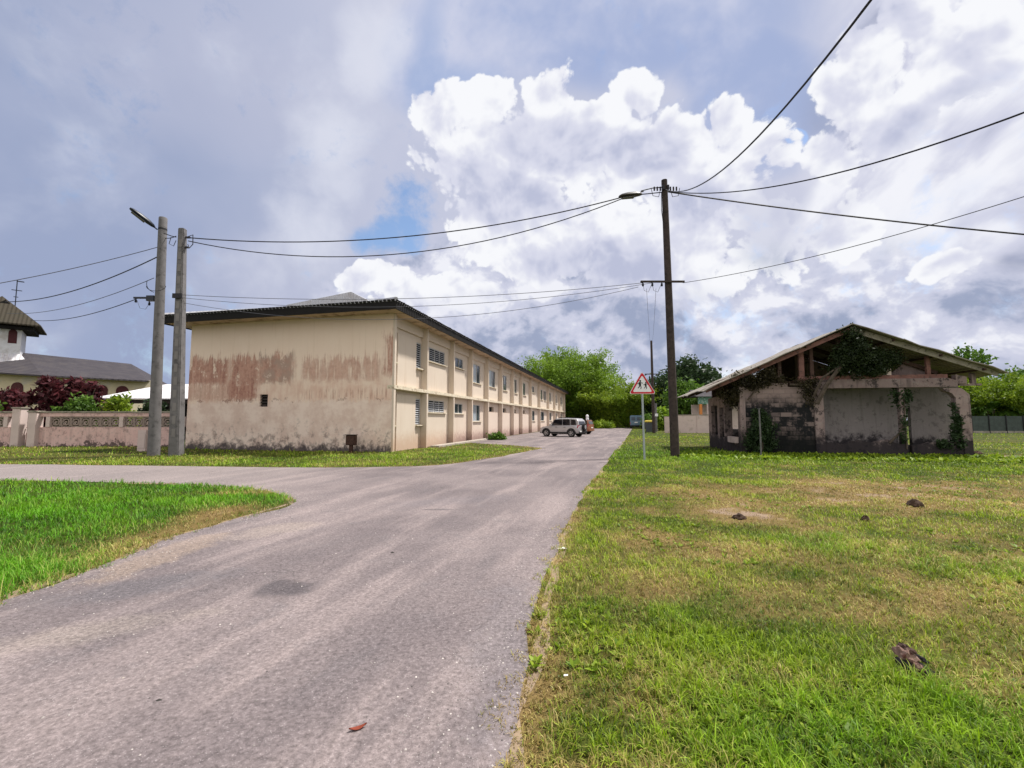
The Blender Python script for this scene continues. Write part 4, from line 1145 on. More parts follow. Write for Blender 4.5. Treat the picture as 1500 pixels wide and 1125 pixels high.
# ============================================================ THE RUINED HOUSE
def ruin_pt(px, py, yo=0.0):
    """local x,z where the bearing meets the plane y=yo of the ruin"""
    r = ray(px, py); o = Vector((R0.x, R0.y)) + RW * yo
    t = (o.x * RW.x + o.y * RW.y) / (r.x * RW.x + r.y * RW.y)
    p = Vector((r.x * t - R0.x, r.y * t - R0.y))
    return p.x * RU.x + p.y * RU.y, CAM_H + r.z * t
def make_ruin():
    root = empty('ruined_house', (R0.x, R0.y, 0), RR,
                 'derelict roofless-looking bungalow with open gable, mouldy walls and sagging sheet roof', 'ruin')
    root['label'] = 'derelict bungalow with an open gable, mouldy walls and a sagging mossy sheet roof'
    rx, rz = 4.35, 5.57
    D = 6.3
    # mouldy blockwork bay on the left of the front
    mb = MB()
    top = [(0.18, 2.95), (0.18, 0)]
    prof = [(0.20, -0.05), (2.93, -0.05), (2.93, 2.72), (2.60, 2.72), (2.60, 2.95), (1.95, 2.95), (1.95, 3.12), (0.95, 3.12), (0.95, 2.92), (0.20, 2.92)]
    mb.prism([(x, 0.0, z) for x, z in prof], (0, 0.2, 0)); mb.build('block_wall', M['block'], root)
    def pier(pts, y0, y1, m=M['ruin'], name='pier'):
        mb = MB(); mb.prism([(x, y0, z) for x, z in pts], (0, y1 - y0, 0)); return mb.build(name, m, root)
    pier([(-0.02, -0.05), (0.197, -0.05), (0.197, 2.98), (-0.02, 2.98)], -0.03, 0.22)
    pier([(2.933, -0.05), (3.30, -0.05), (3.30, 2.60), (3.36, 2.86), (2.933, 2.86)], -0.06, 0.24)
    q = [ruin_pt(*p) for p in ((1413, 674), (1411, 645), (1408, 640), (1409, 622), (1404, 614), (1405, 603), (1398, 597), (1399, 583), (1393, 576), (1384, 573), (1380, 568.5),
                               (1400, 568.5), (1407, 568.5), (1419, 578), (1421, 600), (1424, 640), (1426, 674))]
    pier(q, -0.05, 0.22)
    # beam over the two openings, and its reddish coat
    mb = MB(); mb.prism([(3.05, -0.08, 2.865), (8.25, -0.08, 2.865), (8.25, -0.08, 3.12), (7.9, -0.08, 3.24), (3.05, -0.08, 3.24)], (0, 0.30, 0)); mb.build('beam', M['ruin_beam'], root)
    mb = MB(); mb.box(2.4, 7.95, -0.02, 0.16, 3.243, 3.40); mb.build('tie_beam', M['timber_red'], root)
    # low black wall under the openings
    mb = MB()
    zs = [0.50, 0.56, 0.47, 0.60, 0.66, 0.55, 0.62, 0.70, 0.52, 0.48]
    xs = np.linspace(3.303, 6.32, 10)
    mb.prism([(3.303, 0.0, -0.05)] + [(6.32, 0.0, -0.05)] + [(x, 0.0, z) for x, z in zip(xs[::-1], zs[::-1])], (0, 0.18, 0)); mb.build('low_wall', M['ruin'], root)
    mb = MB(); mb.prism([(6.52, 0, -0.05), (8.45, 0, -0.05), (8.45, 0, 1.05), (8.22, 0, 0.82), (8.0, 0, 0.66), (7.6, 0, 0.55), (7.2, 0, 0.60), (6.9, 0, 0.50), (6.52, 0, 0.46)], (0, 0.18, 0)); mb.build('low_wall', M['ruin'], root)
    # inner cross wall of bare plaster with the tall slit of a doorway
    mb = MB(); wall_grid(mb, 'x', 2.9, 9.2, -0.05, 2.95, 1.35, 1.55, [(6.98, 7.32, 0.42, 2.06)])
    build_welded(mb, 'inner_wall', M['ruin_in'], root)
    mb = MB(); mb.box(6.20, 6.38, 0.02, 0.24, 0.0, 2.86); mb.build('thin_post', M['ruin'], root)
    # left side wall: piers, parapets and open windows
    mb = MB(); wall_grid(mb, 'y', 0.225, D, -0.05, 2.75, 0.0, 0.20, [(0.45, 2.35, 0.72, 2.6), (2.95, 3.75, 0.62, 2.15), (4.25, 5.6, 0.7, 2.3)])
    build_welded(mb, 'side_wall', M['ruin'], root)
    mb = MB(); mb.box(-0.10, 0.24, 2.30, 2.52, 0.72, 2.70); mb.build('pier', M['ruin'], root)
    mb = MB(); mb.box(-0.16, -0.003, 0.45, 1.7, 0.46, 0.74); mb.build('sill', M['palewall'], root, bevel=0.015)
    mb = MB(); mb.box(8.5, 8.7, 4.7, D, -0.05, 2.8); mb.build('side_wall', M['ruin'], root)
    # rear wall and half of the rear gable
    mb = MB(); wall_grid(mb, 'x', 0.2, 8.5, -0.05, 2.6, D - 0.2, D, [(1.2, 2.3, 1.0, 2.3), (6.9, 7.6, 0.0, 2.3)])
    build_welded(mb, 'rear_wall', M['ruin_in'], root)
    mb = MB(); mb.prism([(4.6, D - 0.2, 2.603), (8.6, D - 0.2, 2.603), (8.6, D - 0.2, 3.6), (4.6, D - 0.2, 5.2)], (0, 0.18, 0)); mb.build('gable_wall', M['ruin'], root)
    mb = MB(); mb.prism([(0.2, D - 0.2, 2.603), (4.597, D - 0.2, 2.603), (4.597, D - 0.2, 5.3), (3.2, D - 0.2, 4.75), (2.9, D - 0.2, 4.2), (2.5, D - 0.2, 3.9), (2.2, D - 0.2, 4.25), (1.2, D - 0.2, 3.8), (0.2, D - 0.2, 3.35)], (0, 0.18, 0)); mb.build('gable_wall', M['purlin'], root)
    # roof: two slopes of sagging sheets, each laid as overlapping strips
    rng = random.Random(4)
    def slope(sx, xe, ze, tag_):
        mb = MB(); nx, ny = 9, 14
        grid = []
        for i in range(nx + 1):
            row = []
            for j in range(ny + 1):
                u = i / nx; y = -0.55 + (D + 0.9) * j / ny
                x = rx + (xe - rx) * u; z = rz + (ze - rz) * u
                sag = -0.10 * math.sin(PI * u) * (0.4 + 0.6 * math.sin(PI * j / ny)) + rng.uniform(-0.02, 0.02)
                if i == nx: x += rng.uniform(-0.16, 0.06) * sx; z += rng.uniform(-0.05, 0.03)
                if j == 0: y += rng.uniform(-0.07, 0.07)
                row.append((x, y, z + sag))
            grid.append(row)
        for i in range(nx):
            for j in range(ny):
                lift = 0.02 * ((i // 3) % 2)
                a, b, c, d = grid[i][j], grid[i + 1][j], grid[i + 1][j + 1], grid[i][j + 1]
                k = len(mb.v)
                up = lambda p, dz: (p[0], p[1], p[2] + dz)
                mb.v += [up(a, lift), up(b, lift), up(c, lift), up(d, lift), up(a, lift - .035), up(b, lift - .035), up(c, lift - .035), up(d, lift - .035)]
                mb.f += [(k, k + 1, k + 2, k + 3), (k + 7, k + 6, k + 5, k + 4)]
                if j == 0: mb.f.append((k, k + 4, k + 5, k + 1))
                if i == nx - 1: mb.f.append((k + 1, k + 5, k + 6, k + 2))
                if j == ny - 1: mb.f.append((k + 3, k + 2, k + 6, k + 7))
        return mb
    slope(-1, -1.75, 2.82, 'l').build('roof', M['sheet_ruin'], root)
    slope(1, 9.75, 3.40, 'r').build('roof', M['sheet_ruin'], root)
    # rafters, trusses and purlins
    def beam(p, q, w, h, m, name):
        p = Vector(p); q = Vector(q); t = (q - p).normalized()
        up = Vector((0, 0, 1)); s = t.cross(up).normalized() if abs(t.z) < 0.99 else Vector((1, 0, 0)); n = s.cross(t)
        mb = MB(); pts = [p + s * a * w / 2 + n * b * h / 2 for a, b in ((-1, -1), (1, -1), (1, 1), (-1, 1))]
        mb.prism(pts, q - p); return mb.build(name, m, root)
    for y in (-0.28, 2.1, 4.2, 6.0):
        m = M['timber_red'] if y < 0 else M['purlin']
        beam((rx, y, rz - 0.22), (-1.5, y, 2.80), 0.07, 0.18, m, 'rafter')
        beam((rx, y, rz - 0.20), (9.5, y, 3.36), 0.07, 0.22 if y < 0 else 0.18, M['coping'] if y < 0 else M['purlin'], 'rafter')
        if y > 0: beam((0.2, y, 3.30), (8.5, y, 3.30), 0.07, 0.16, M['purlin'], 'tie')
    for u in (0.3, 0.62, 0.9):
        x = rx + (-1.5 - rx) * u; z = rz - 0.10 + (2.86 - rz) * u; beam((x, -0.45, z), (x, D + 0.2, z), 0.06, 0.08, M['purlin'], 'purlin')
        x = rx + (9.5 - rx) * u; z = rz - 0.10 + (3.42 - rz) * u; beam((x, -0.45, z), (x, D + 0.2, z), 0.06, 0.08, M['purlin'], 'purlin')
    beam((2.55, 0.08, 3.12), (2.55, 0.08, 4.50), 0.20, 0.14, M['timber_red'], 'gable_post')
    beam((1.75, 0.3, 3.1), (1.75, 0.3, 4.15), 0.14, 0.12, M['purlin'], 'gable_post')
    beam((1.35, 0.3, 3.1), (1.35, 0.3, 3.95), 0.10, 0.10, M['purlin'], 'gable_post')
    beam((3.05, 0.3, 3.1), (3.05, 0.3, 4.7), 0.14, 0.12, M['purlin'], 'gable_post')
    beam((5.85, 0.04, 3.38), (5.85, 0.04, 4.06), 0.17, 0.12, M['palewall'], 'gable_post')
    beam((7.35, 0.12, 3.30), (7.35, 0.12, 4.18), 0.14, 0.12, M['timber_red'], 'gable_post')
    beam((4.1, 0.2, 3.3), (4.1, 0.2, 5.3), 0.16, 0.12, M['purlin'], 'gable_post')
    beam((5.0, 0.5, 4.75), (7.9, 0.5, 3.5), 0.08, 0.14, M['purlin'], 'brace')
    mb = MB(); mb.prism([(6.1, 0.6, 3.4), (7.7, 0.6, 3.4), (7.7, 0.6, 3.75), (6.9, 0.6, 4.05)], (0, 0.1, 0)); mb.build('gable_board', M['ruin_beam'], root)
    # hanging lumps of eave on the right
    mb = MB(); mb.prism([(8.25, 0.0, 3.0), (8.62, 0.0, 3.0), (8.62, 0.0, 3.28), (8.25, 0.0, 3.38)], (0, 0.25, 0)); mb.box(8.4, 9.2, 0.1, 0.22, 2.92, 3.0); mb.box(8.9, 9.05, 0.15, 0.3, 3.0, 3.45)
    mb.build('broken_eave', M['ruin'], root)
    return root
make_ruin()

def world_r(x, y, z):
    p = rl(x, y); return (p.x, p.y, z)
def plant(name, label, cat, stems, blobs, n, size, m, seed, group=None, stem_m=None, base=None, **kw):
    b = base or blobs[0][0]
    t = empty(name, (b[0], b[1], 0.0), 0, label, cat, group)
    off = Vector((b[0], b[1], 0.0))
    if stems:
        mb = MB()
        for path, r0, r1 in stems:
            k = len(path); mb.tube([Vector(p) - off for p in path], [r0 + (r1 - r0) * i / (k - 1) for i in range(k)], 6)
        mb.build('stem', stem_m or M['bark'], t, smooth=True)
    leaves('foliage', [tuple(Vector(c) - off) for c, r in blobs], [r for c, r in blobs], n, size, m, t, seed, **kw)
    return t
# creeper that fills the gable, with its leaning trunk
plant('climbing_plant', 'tangled green creeper spilling through the open gable of the ruined house', 'creeper',
      [([world_r(2.95, -0.25, 2.2), world_r(3.35, -0.3, 3.0), world_r(3.9, -0.28, 3.75), world_r(4.4, -0.1, 4.5)], 0.10, 0.06),
       ([world_r(2.85, -0.2, 2.5), world_r(3.2, -0.3, 3.3), world_r(4.2, -0.2, 4.0)], 0.06, 0.03),
       ([world_r(4.5, -0.15, 3.3), world_r(4.25, -0.2, 4.2), world_r(4.4, -0.2, 5.2)], 0.08, 0.04)],
      [(world_r(4.35, -0.25, 5.05), (0.42, 0.35, 0.42)), (world_r(4.5, -0.2, 4.45), (0.65, 0.45, 0.5)), (world_r(5.1, -0.1, 4.05), (1.15, 0.5, 0.40)),
       (world_r(5.8, 0.1, 4.15), (0.7, 0.4, 0.28)), (world_r(4.8, -0.1, 3.65), (0.7, 0.4, 0.3)), (world_r(4.05, -0.1, 4.0), (0.45, 0.4, 0.55))],
      14000, 0.065, M['leaf_vine'], 31, base=world_r(2.95, -0.25, 0), clump=120, cl_r=0.12)
plant('climbing_plant', 'brownish dry creeper draped over the left corner and eave of the ruined house', 'creeper',
      [([world_r(0.3, -0.08, 2.4), world_r(0.8, -0.1, 3.1), world_r(1.8, -0.05, 3.5)], 0.04, 0.02), ([world_r(2.0, -0.1, 3.05), world_r(2.8, -0.12, 3.0), world_r(3.1, -0.15, 2.4)], 0.05, 0.03)],
      [(world_r(0.3, -0.05, 3.25), (0.8, 0.4, 0.32)), (world_r(1.25, 0.0, 3.45), (0.75, 0.4, 0.32)), (world_r(-0.4, 0.4, 2.75), (0.4, 0.6, 0.28)),
       (world_r(2.7, -0.05, 3.15), (0.55, 0.3, 0.25)), (world_r(2.75, -0.08, 2.65), (0.25, 0.15, 0.4)), (world_r(-0.1, 0.5, 2.5), (0.2, 0.6, 0.3))],
      8000, 0.06, M['leaf_dry'], 32, base=world_r(0.3, -0.3, 0), clump=90, cl_r=0.12)
plant('shrub', 'dark bushy shrub growing against the left front corner of the ruined house', 'shrub',
      [([world_r(0.7, -0.35, 0), world_r(0.75, -0.35, 0.8), world_r(0.6, -0.3, 1.5)], 0.04, 0.02)],
      [(world_r(0.65, -0.3, 0.55), (0.62, 0.32, 0.5)), (world_r(0.75, -0.3, 1.15), (0.50, 0.3, 0.45)), (world_r(0.65, -0.28, 1.65), (0.3, 0.25, 0.3))],
      6500, 0.065, M['leaf_dark'], 33, base=world_r(0.7, -0.35, 0), clump=90, cl_r=0.10)
plant('shrub', 'ragged dark weed sprouting from the broken right jamb of the ruined house', 'shrub', None,
      [(world_r(8.15, -0.02, 0.75), (0.22, 0.15, 0.45)), (world_r(8.12, 0.0, 1.4), (0.16, 0.15, 0.4)), (world_r(8.05, 0.0, 1.95), (0.12, 0.12, 0.25)), (world_r(7.7, 0.0, 0.5), (0.4, 0.15, 0.18))],
      1300, 0.075, M['leaf_dark'], 34, base=world_r(8.2, -0.1, 0), clump=50, cl_r=0.06)
plant('climbing_plant', 'dark creeper hanging from the beam between the two openings of the ruined house', 'creeper',
      [([world_r(6.32, -0.02, 0.3), world_r(6.30, -0.02, 1.2), world_r(6.35, 0.0, 2.6)], 0.03, 0.02), ([world_r(5.7, 0.0, 0.55), world_r(6.1, 0.0, 0.95), world_r(6.4, 0.05, 1.6)], 0.05, 0.03)],
      [(world_r(6.35, 0.15, 2.6), (0.42, 0.2, 0.28)), (world_r(6.40, 0.15, 2.25), (0.22, 0.15, 0.35)), (world_r(6.24, -0.03, 1.5), (0.08, 0.06, 0.5)), (world_r(6.22, -0.03, 0.9), (0.10, 0.08, 0.3))],
      1100, 0.075, M['leaf_dark'], 35, base=world_r(6.5, 0.05, 0), clump=50, cl_r=0.08)

# thin grey stake standing in front of the ruin
p = gp(1115, 671)
st = MB().tube([(0, 0, -0.05), (0.01, 0, 1.0), (0.0, 0.0, 1.95)], [0.034, 0.032, 0.030], 8).box(-0.04, 0.04, -0.04, 0.04, 1.951, 1.970).build('stake', M['concrete'], smooth=False, loc=(p.x, p.y, 0))
tag(st, 'thin grey stake standing upright before the blockwork of the ruined house', 'stake')

# ============================================================ POLES, LAMPS, CABLES, SIGN
def lamp(parent, base, tip, head_len, head_w, m, arm_r=0.028):
    """street lamp: arm from the pole and a flattened lantern at its end"""
    base = Vector(base); tip = Vector(tip); d = (tip - base).normalized()
    neck = tip - d * head_len
    t = empty('lamp', (0, 0, 0)); t.parent = parent
    MB().tube([base, neck + d * 0.06], arm_r, 8).build('arm', M['lamp_dark'], t, smooth=True)
    side = d.cross(Vector((0, 0, 1))).normalized(); up = side.cross(d)
    rings = []
    for u, w, h, lo in ((0, .20, .30, -.3), (.10, .55, .75, -.7), (.30, .95, 1.0, -.9), (.65, 1.0, .95, -.8), (.9, .85, .65, -.5), (1.0, .55, .30, -.25)):
        c = neck + d * head_len * u; r = []
        for k in range(12):
            a = 2 * PI * k / 12
            hh = math.sin(a) * head_w * .38 * (h if math.sin(a) > 0 else -lo * .55)
            r.append(c + side * math.cos(a) * head_w * .5 * w + up * hh)
        rings.append(r)
    hd = MB().loft(rings).build('lantern', m, t, smooth=True)
    c = neck + d * head_len * 0.62 - up * head_w * 0.225
    lens = MB(); lens.prism([c + d * a * head_len * .26 + side * b * head_w * .33 for a, b in ((-1, -1), (1, -.8), (1, .8), (-1, 1))], -up * 0.02)
    lens.build('lens', M['lens'], hd)
    return t
def hook(mb, p, d, n=3):
    for k in range(n): mb.tube([Vector(p) + Vector(d) * (k * .12), Vector(p) + Vector(d) * (k * .12 + .07)], 0.045, 6)
def ins(parent, pts, down=0.0):
    for p in pts:
        m = MB(); p = Vector(p)
        m.tube([p, p + Vector((0, 0, .05)), p + Vector((0, 0, .06)), p + Vector((0, 0, .11)), p + Vector((0, 0, .12)), p + Vector((0, 0, .17))], [.03, .055, .03, .055, .03, .02], 8)
        m.build('insulator', M['lamp_dark'], parent, smooth=True)

# round concrete pole on the left, with a tilted lamp
pR = gp(225, 667); topR = hp(239, 319, pR.y - 0.05)
t = empty('utility_pole', (pR.x, pR.y, 0), 0, 'thick round concrete pole with an upturned dark street lamp, left of the block', 'utility pole')
d = topR - pR; d.z = topR.z
def along(d, z): return Vector((d.x * z / d.z, d.y * z / d.z, z))
MB().tube([along(d, z) for z in (-0.05, 3.0, 6.0, 9.0, d.z - .03, d.z)], [.228, .205, .186, .168, .160, .148], 20).build('shaft', M['concrete'], t, smooth=True)
lamp(t, along(d, 9.9) + Vector((-.15, -.1, 0)), hp(190, 305, pR.y - 0.9) - pR, 1.05, 0.34, M['lamp_dark'])
for z in (9.95, 8.75, 7.9): MB().tube([along(d, z - .04), along(d, z + .04)], 0.190 - z * .0022, 16).build('collar', M['concrete'] if z < 9 else M['plastic'], t)
mb = MB(); c = along(d, 7.35)
mb.tube([c + Vector((.05, -.3, 0)) + Vector((math.cos(a) * .42, 0, math.sin(a) * .22 - .05)) for a in np.linspace(PI, 2 * PI, 14)], 0.012, 5)
mb.tube([c + Vector((.05, -.3, 0)) + Vector((math.cos(a) * .50, 0.1, math.sin(a) * .42 + .1)) for a in np.linspace(PI * .9, 1.4 * PI, 10)], 0.012, 5)
mb.build('loose_wire', M['cable'], t, smooth=True)
xa = along(d, 6.85)
br = MB(); br.box(xa.x - 1.15, xa.x - .2, xa.y - .04, xa.y + .04, xa.z - .03, xa.z + .05); br.box(xa.x - .55, xa.x - .2, xa.y - .09, xa.y + .09, xa.z - .14, xa.z + .10)
br.build('bracket', M['lamp_dark'], t, bevel=0.01)
ins(t, [(xa.x - 1.05, xa.y, xa.z - .2), (xa.x - .45, xa.y, xa.z - .33)])
mb = MB(); mb.tube([xa + Vector((-1.0, 0, -.1)), xa + Vector((-.85, 0, -.45)), xa + Vector((-.6, 0, -.5)), xa + Vector((-.45, 0, -.25))], 0.008, 5); mb.build('loose_wire', M['cable_thin'], t)

# square concrete pole beside it
pS = gp(258, 667.5); topS = hp(267.5, 335, pS.y)
t = empty('utility_pole', (pS.x, pS.y, 0), 0, 'square concrete pole with cable clamps, right of the round lamp pole', 'utility pole')
d2 = topS - pS; d2.z = topS.z
mb = MB()
rings = []
for z in (-0.05, d2.z):
    w_ = .222 - .0095 * z; h_ = .20 - .008 * z; c = along(d2, z)
    rings.append([c + Vector((a * w_, b * h_, 0)) for a, b in ((-1, -1), (1, -1), (1, 1), (-1, 1))])
mb.loft(rings); mb.build('shaft', M['concrete'], t, bevel=0.03)
mb = MB()
for z in np.arange(0.8, 9.5, 0.55):
    c = along(d2, z); h_ = .20 - .008 * z
    mb.box(c.x - .075, c.x + .075, c.y - h_ - .012, c.y - h_ - .004, z, z + .34)
mb.build('recess', plain("pole_recess", (0.20, 0.185, 0.18), .1, 3.0, .95), t)
mb = MB(); c = along(d2, 9.65)
mb.box(c.x + .16, c.x + .34, c.y - .05, c.y + .05, 9.5, 9.56); mb.box(c.x + .16, c.x + .30, c.y - .05, c.y + .05, 9.05, 9.11)
mb.tube([c + Vector((.3, -.05, -.1)), c + Vector((.5, -.05, -.02)), c + Vector((.52, -.05, -.45)), c + Vector((.38, -.05, -.62)), c + Vector((.3, -.05, -.45))], 0.018, 6)
mb.box(c.x - .1, c.x + .3, c.y - .25, c.y - .19, 6.75, 6.95)
mb.build('clamp', M['cable'], t)
lo = MB(); lo.tube([along(d, 9.7) + Vector((.2, 0, 0)) + Vector((pR.x - pS.x, 0, 0)), along(d2, 9.55) + Vector((-.4, -.1, -.0)), along(d2, 9.5) + Vector((-.2, -.1, 0))], 0.02, 6)
lo.tube([along(d2, 9.5) + Vector((-.42, -.1, 0)), along(d2, 9.2) + Vector((-.5, -.1, 0)), along(d2, 9.1) + Vector((-.3, -.1, 0)), along(d2, 9.35) + Vector((-.2, -.1, 0))], 0.014, 6)
lo.build('loose_wire', M['cable'], t, smooth=True)

# dark wooden pole on the right with lamp and crossarm
pW = gp(989, 668.5); topW = hp(973, 264, pW.y)
t = empty('utility_pole', (pW.x, pW.y, 0), 0, 'tall dark wooden pole with a grey lamp and a crossarm, beside the warning sign', 'utility pole')
d3 = topW - pW; d3.z = topW.z
MB().tube([along(d3, z) for z in (-0.05, 3, 6, 9, d3.z)], [.185, .170, .155, .140, .125], 16).build('shaft', M['pole_wood'], t, smooth=True)
lamp(t, along(d3, 11.42), hp(907, 288, pW.y - .25) - pW, 1.05, 0.36, M['lamp_grey'], 0.022)
mb = MB(); c = along(d3, 11.65)
mb.tube([c, c + Vector((-.55, -.05, -.08)), c + Vector((-1.05, -.08, -.22))], 0.022, 6)
for s in (-1, 1):
    for k in range(3): mb.tube([c + Vector((s * (.22 + .13 * k), -.1, -.05)), c + Vector((s * (.22 + .13 * k), -.1, -.22))], 0.035, 6)
    mb.tube([c + Vector((s * .2, -.1, -.1)), c + Vector((s * .3, -.1, -.5)), c + Vector((s * .55, -.1, -.45)), c + Vector((s * .62, -.1, -.1))], 0.014, 5)
    mb.box(c.x + s * .1 - .04, c.x + s * .1 + .04, c.y - .2, c.y - .1, c.z - .2, c.z)
mb.tube([c + Vector((-.16, -.05, -.3)), along(d3, 10.6) + Vector((-.19, -.05, 0)), along(d3, 10.1) + Vector((-.15, -.05, 0))], 0.014, 5)
mb.build('cable_hardware', M['cable'], t, smooth=True)
za = 7.36; c = along(d3, za)
mb = MB(); mb.box(c.x - 1.25, c.x + .62, c.y - .24, c.y - .16, c.z - .035, c.z + .045); mb.build('crossarm', M['pole_wood'], t, bevel=0.01)
ARM = [Vector((c.x - q, c.y - .20, c.z)) for q in (1.15, .75, .35)]
ins(t, [a + Vector((0, 0, -.20)) for a in ARM])
mb = MB()
for a in ARM[:2]:
    mb.tube([a + Vector((.0, 0, -.1)), a + Vector((.05, 0, -.38)), a + Vector((.22, 0, -.45)), a + Vector((.38, 0, -.1))], 0.009, 5)
mb.build('loose_wire', M['cable_thin'], t, smooth=True)
SW = 'overhead cables'
TW = pW + along(d3, 11.55); ARMW = [pW + a + Vector((0, 0, -.05)) for a in ARM]

# far poles down the lane
pF = gp(958, 634.5)
t = empty('utility_pole', (pF.x, pF.y, 0), 0, 'thin dark pole further down the lane, seen between sign and wooden pole', 'utility pole')
hF = hp(957, 499, pF.y).z
MB().tube([(0, 0, -0.05), (-.05, 0, hF)], [.19, .12], 10).build('shaft', M['pole_wood'], t, smooth=True)
MB().box(-.9, .9, -.05, .05, hp(957, 548, pF.y).z - .05, hp(957, 548, pF.y).z + .05).build('crossarm', M['pole_wood'], t)
pF2 = gp(961.5, 632.5)
t = empty('post', (pF2.x, pF2.y, 0), 0, 'short pale grey post at the far end of the verge beside the bin', 'post')
MB().tube([(0, 0, -.05), (0, 0, 3.7)], [.14, .12], 10).build('shaft', M['concrete'], t, smooth=True)
MB().box(-.2, .2, -.2, -.12, 2.0, 2.35).build('plate', M['white_paint'], t)

# ---- cables
def cable(p, q, sag, r, label, m='cable', n=28):
    p = Vector(p); q = Vector(q); pts = []
    for i in range(n + 1):
        u = i / n; s = p.lerp(q, u); s.z -= 4 * sag * u * (1 - u); pts.append(s - p)
    o = MB().tube(pts, r * 0.72, 6).build('overhead_cable', M[m], smooth=True, loc=p)
    tag(o, label, 'cable', SW); return o
L0 = pS + along(d2, 9.5) + Vector((.3, -.05, 0)); L1 = pS + along(d2, 9.35) + Vector((.3, -.05, 0))
cable(L0, pW + along(d3, 11.5) + Vector((-.95, -.1, -.1)), 0.95, 0.032, 'upper of two thick black cables spanning from the square pole to the lamp')
cable(L1, pW + along(d3, 11.3) + Vector((-1.6, -.2, -.15)), 1.55, 0.028, 'lower sagging black cable spanning from the square pole to the grey lamp')
def past(p, q, k): return p + (q - p) * k
cable(TW, past(TW, hp(1195, 0, 6.2), 1.35), 1.35, 0.024, 'black twisted cable rising steeply overhead from the wooden pole to the top edge')
cable(TW + Vector((.1, 0, -.1)), past(TW, hp(1500, 107, 8.2), 1.3), 1.05, 0.026, 'black cable climbing to the upper right from the wooden pole')
cable(TW + Vector((.15, 0, -.12)), past(TW, hp(1500, 335, 15.5), 1.4), 0.22, 0.040, 'thick black cable running right from the wooden pole just below its top')
cable(ARMW[2] + Vector((.9, 0, 0)), past(ARMW[2], hp(1500, 268, 11.0), 1.3), 0.40, 0.016, 'thin grey wire slanting up to the right edge from the crossarm', 'cable_thin')
A0 = pS + along(d2, 6.85)
cable(A0 + Vector((.1, -.2, .05)), ARMW[0], 0.42, 0.016, 'highest of the three thin grey wires between square pole and crossarm', 'cable_thin')
cable(A0 + Vector((.1, -.1, -.05)), ARMW[1], 0.70, 0.014, 'middle one of the three thin grey wires between square pole and crossarm', 'cable_thin')
cable(A0 + Vector((.1, 0, -.25)), ARMW[0] + Vector((-.2, 0, -.18)), 1.05, 0.014, 'lowest of the three thin grey wires between square pole and crossarm', 'cable_thin')
topF = pF + Vector((-.05, 0, hF))
for k, nm in ((0, 'left'), (1, 'right')):
    cable(ARMW[k] + Vector((.15, 0, -.25)), topF + Vector((.3 * k - .15, 0, 0)), 0.25, 0.010, 'fine wire dropping from the crossarm to the far pole, the %s one of two' % nm, 'cable_thin')
cable(pR + along(d, 9.2), past(pR + along(d, 9.2), hp(-60, 394, 17.0), 2.6), 0.9, 0.020, 'uppermost of the wires running left from the round pole to the left edge', 'cable_thin')
cable(pR + along(d, 8.8), hp(8, 442, 30.0), 0.55, 0.034, 'thick black cable running down left from the round pole towards the tower', 'cable')
cable(pR + along(d, 7.75) + Vector((-.3, 0, .0)), hp(10, 459, 30.0), 0.50, 0.020, 'thin wire below the thick cable, from the round pole to the tower roof', 'cable_thin')
cable(pR + xa + Vector((-1.05, 0, -.05)), hp(45, 469, 30.0), 0.35, 0.024, 'wire from the bracket low on the round pole towards the tower eave', 'cable')
cable(pR + along(d2, 9.55) + Vector((.1, 0, .05)), pS + along(d2, 9.55) + Vector((-.2, -.1, .0)), 0.06, 0.022, 'short cable bridging the tops of the two concrete poles', 'cable', 8)

# white marker slab standing in front of the pink wall
p = gp(208, 661)
s = MB().box(-.20, .20, -.07, .07, -.03, 1.02).box(-.17, .17, -.085, -.072, .15, .85).build('marker_slab', M['palewall'], loc=(p.x, p.y, 0), bevel=0.015)
tag(s, 'narrow whitish concrete slab standing upright left of the round pole foot', 'slab')

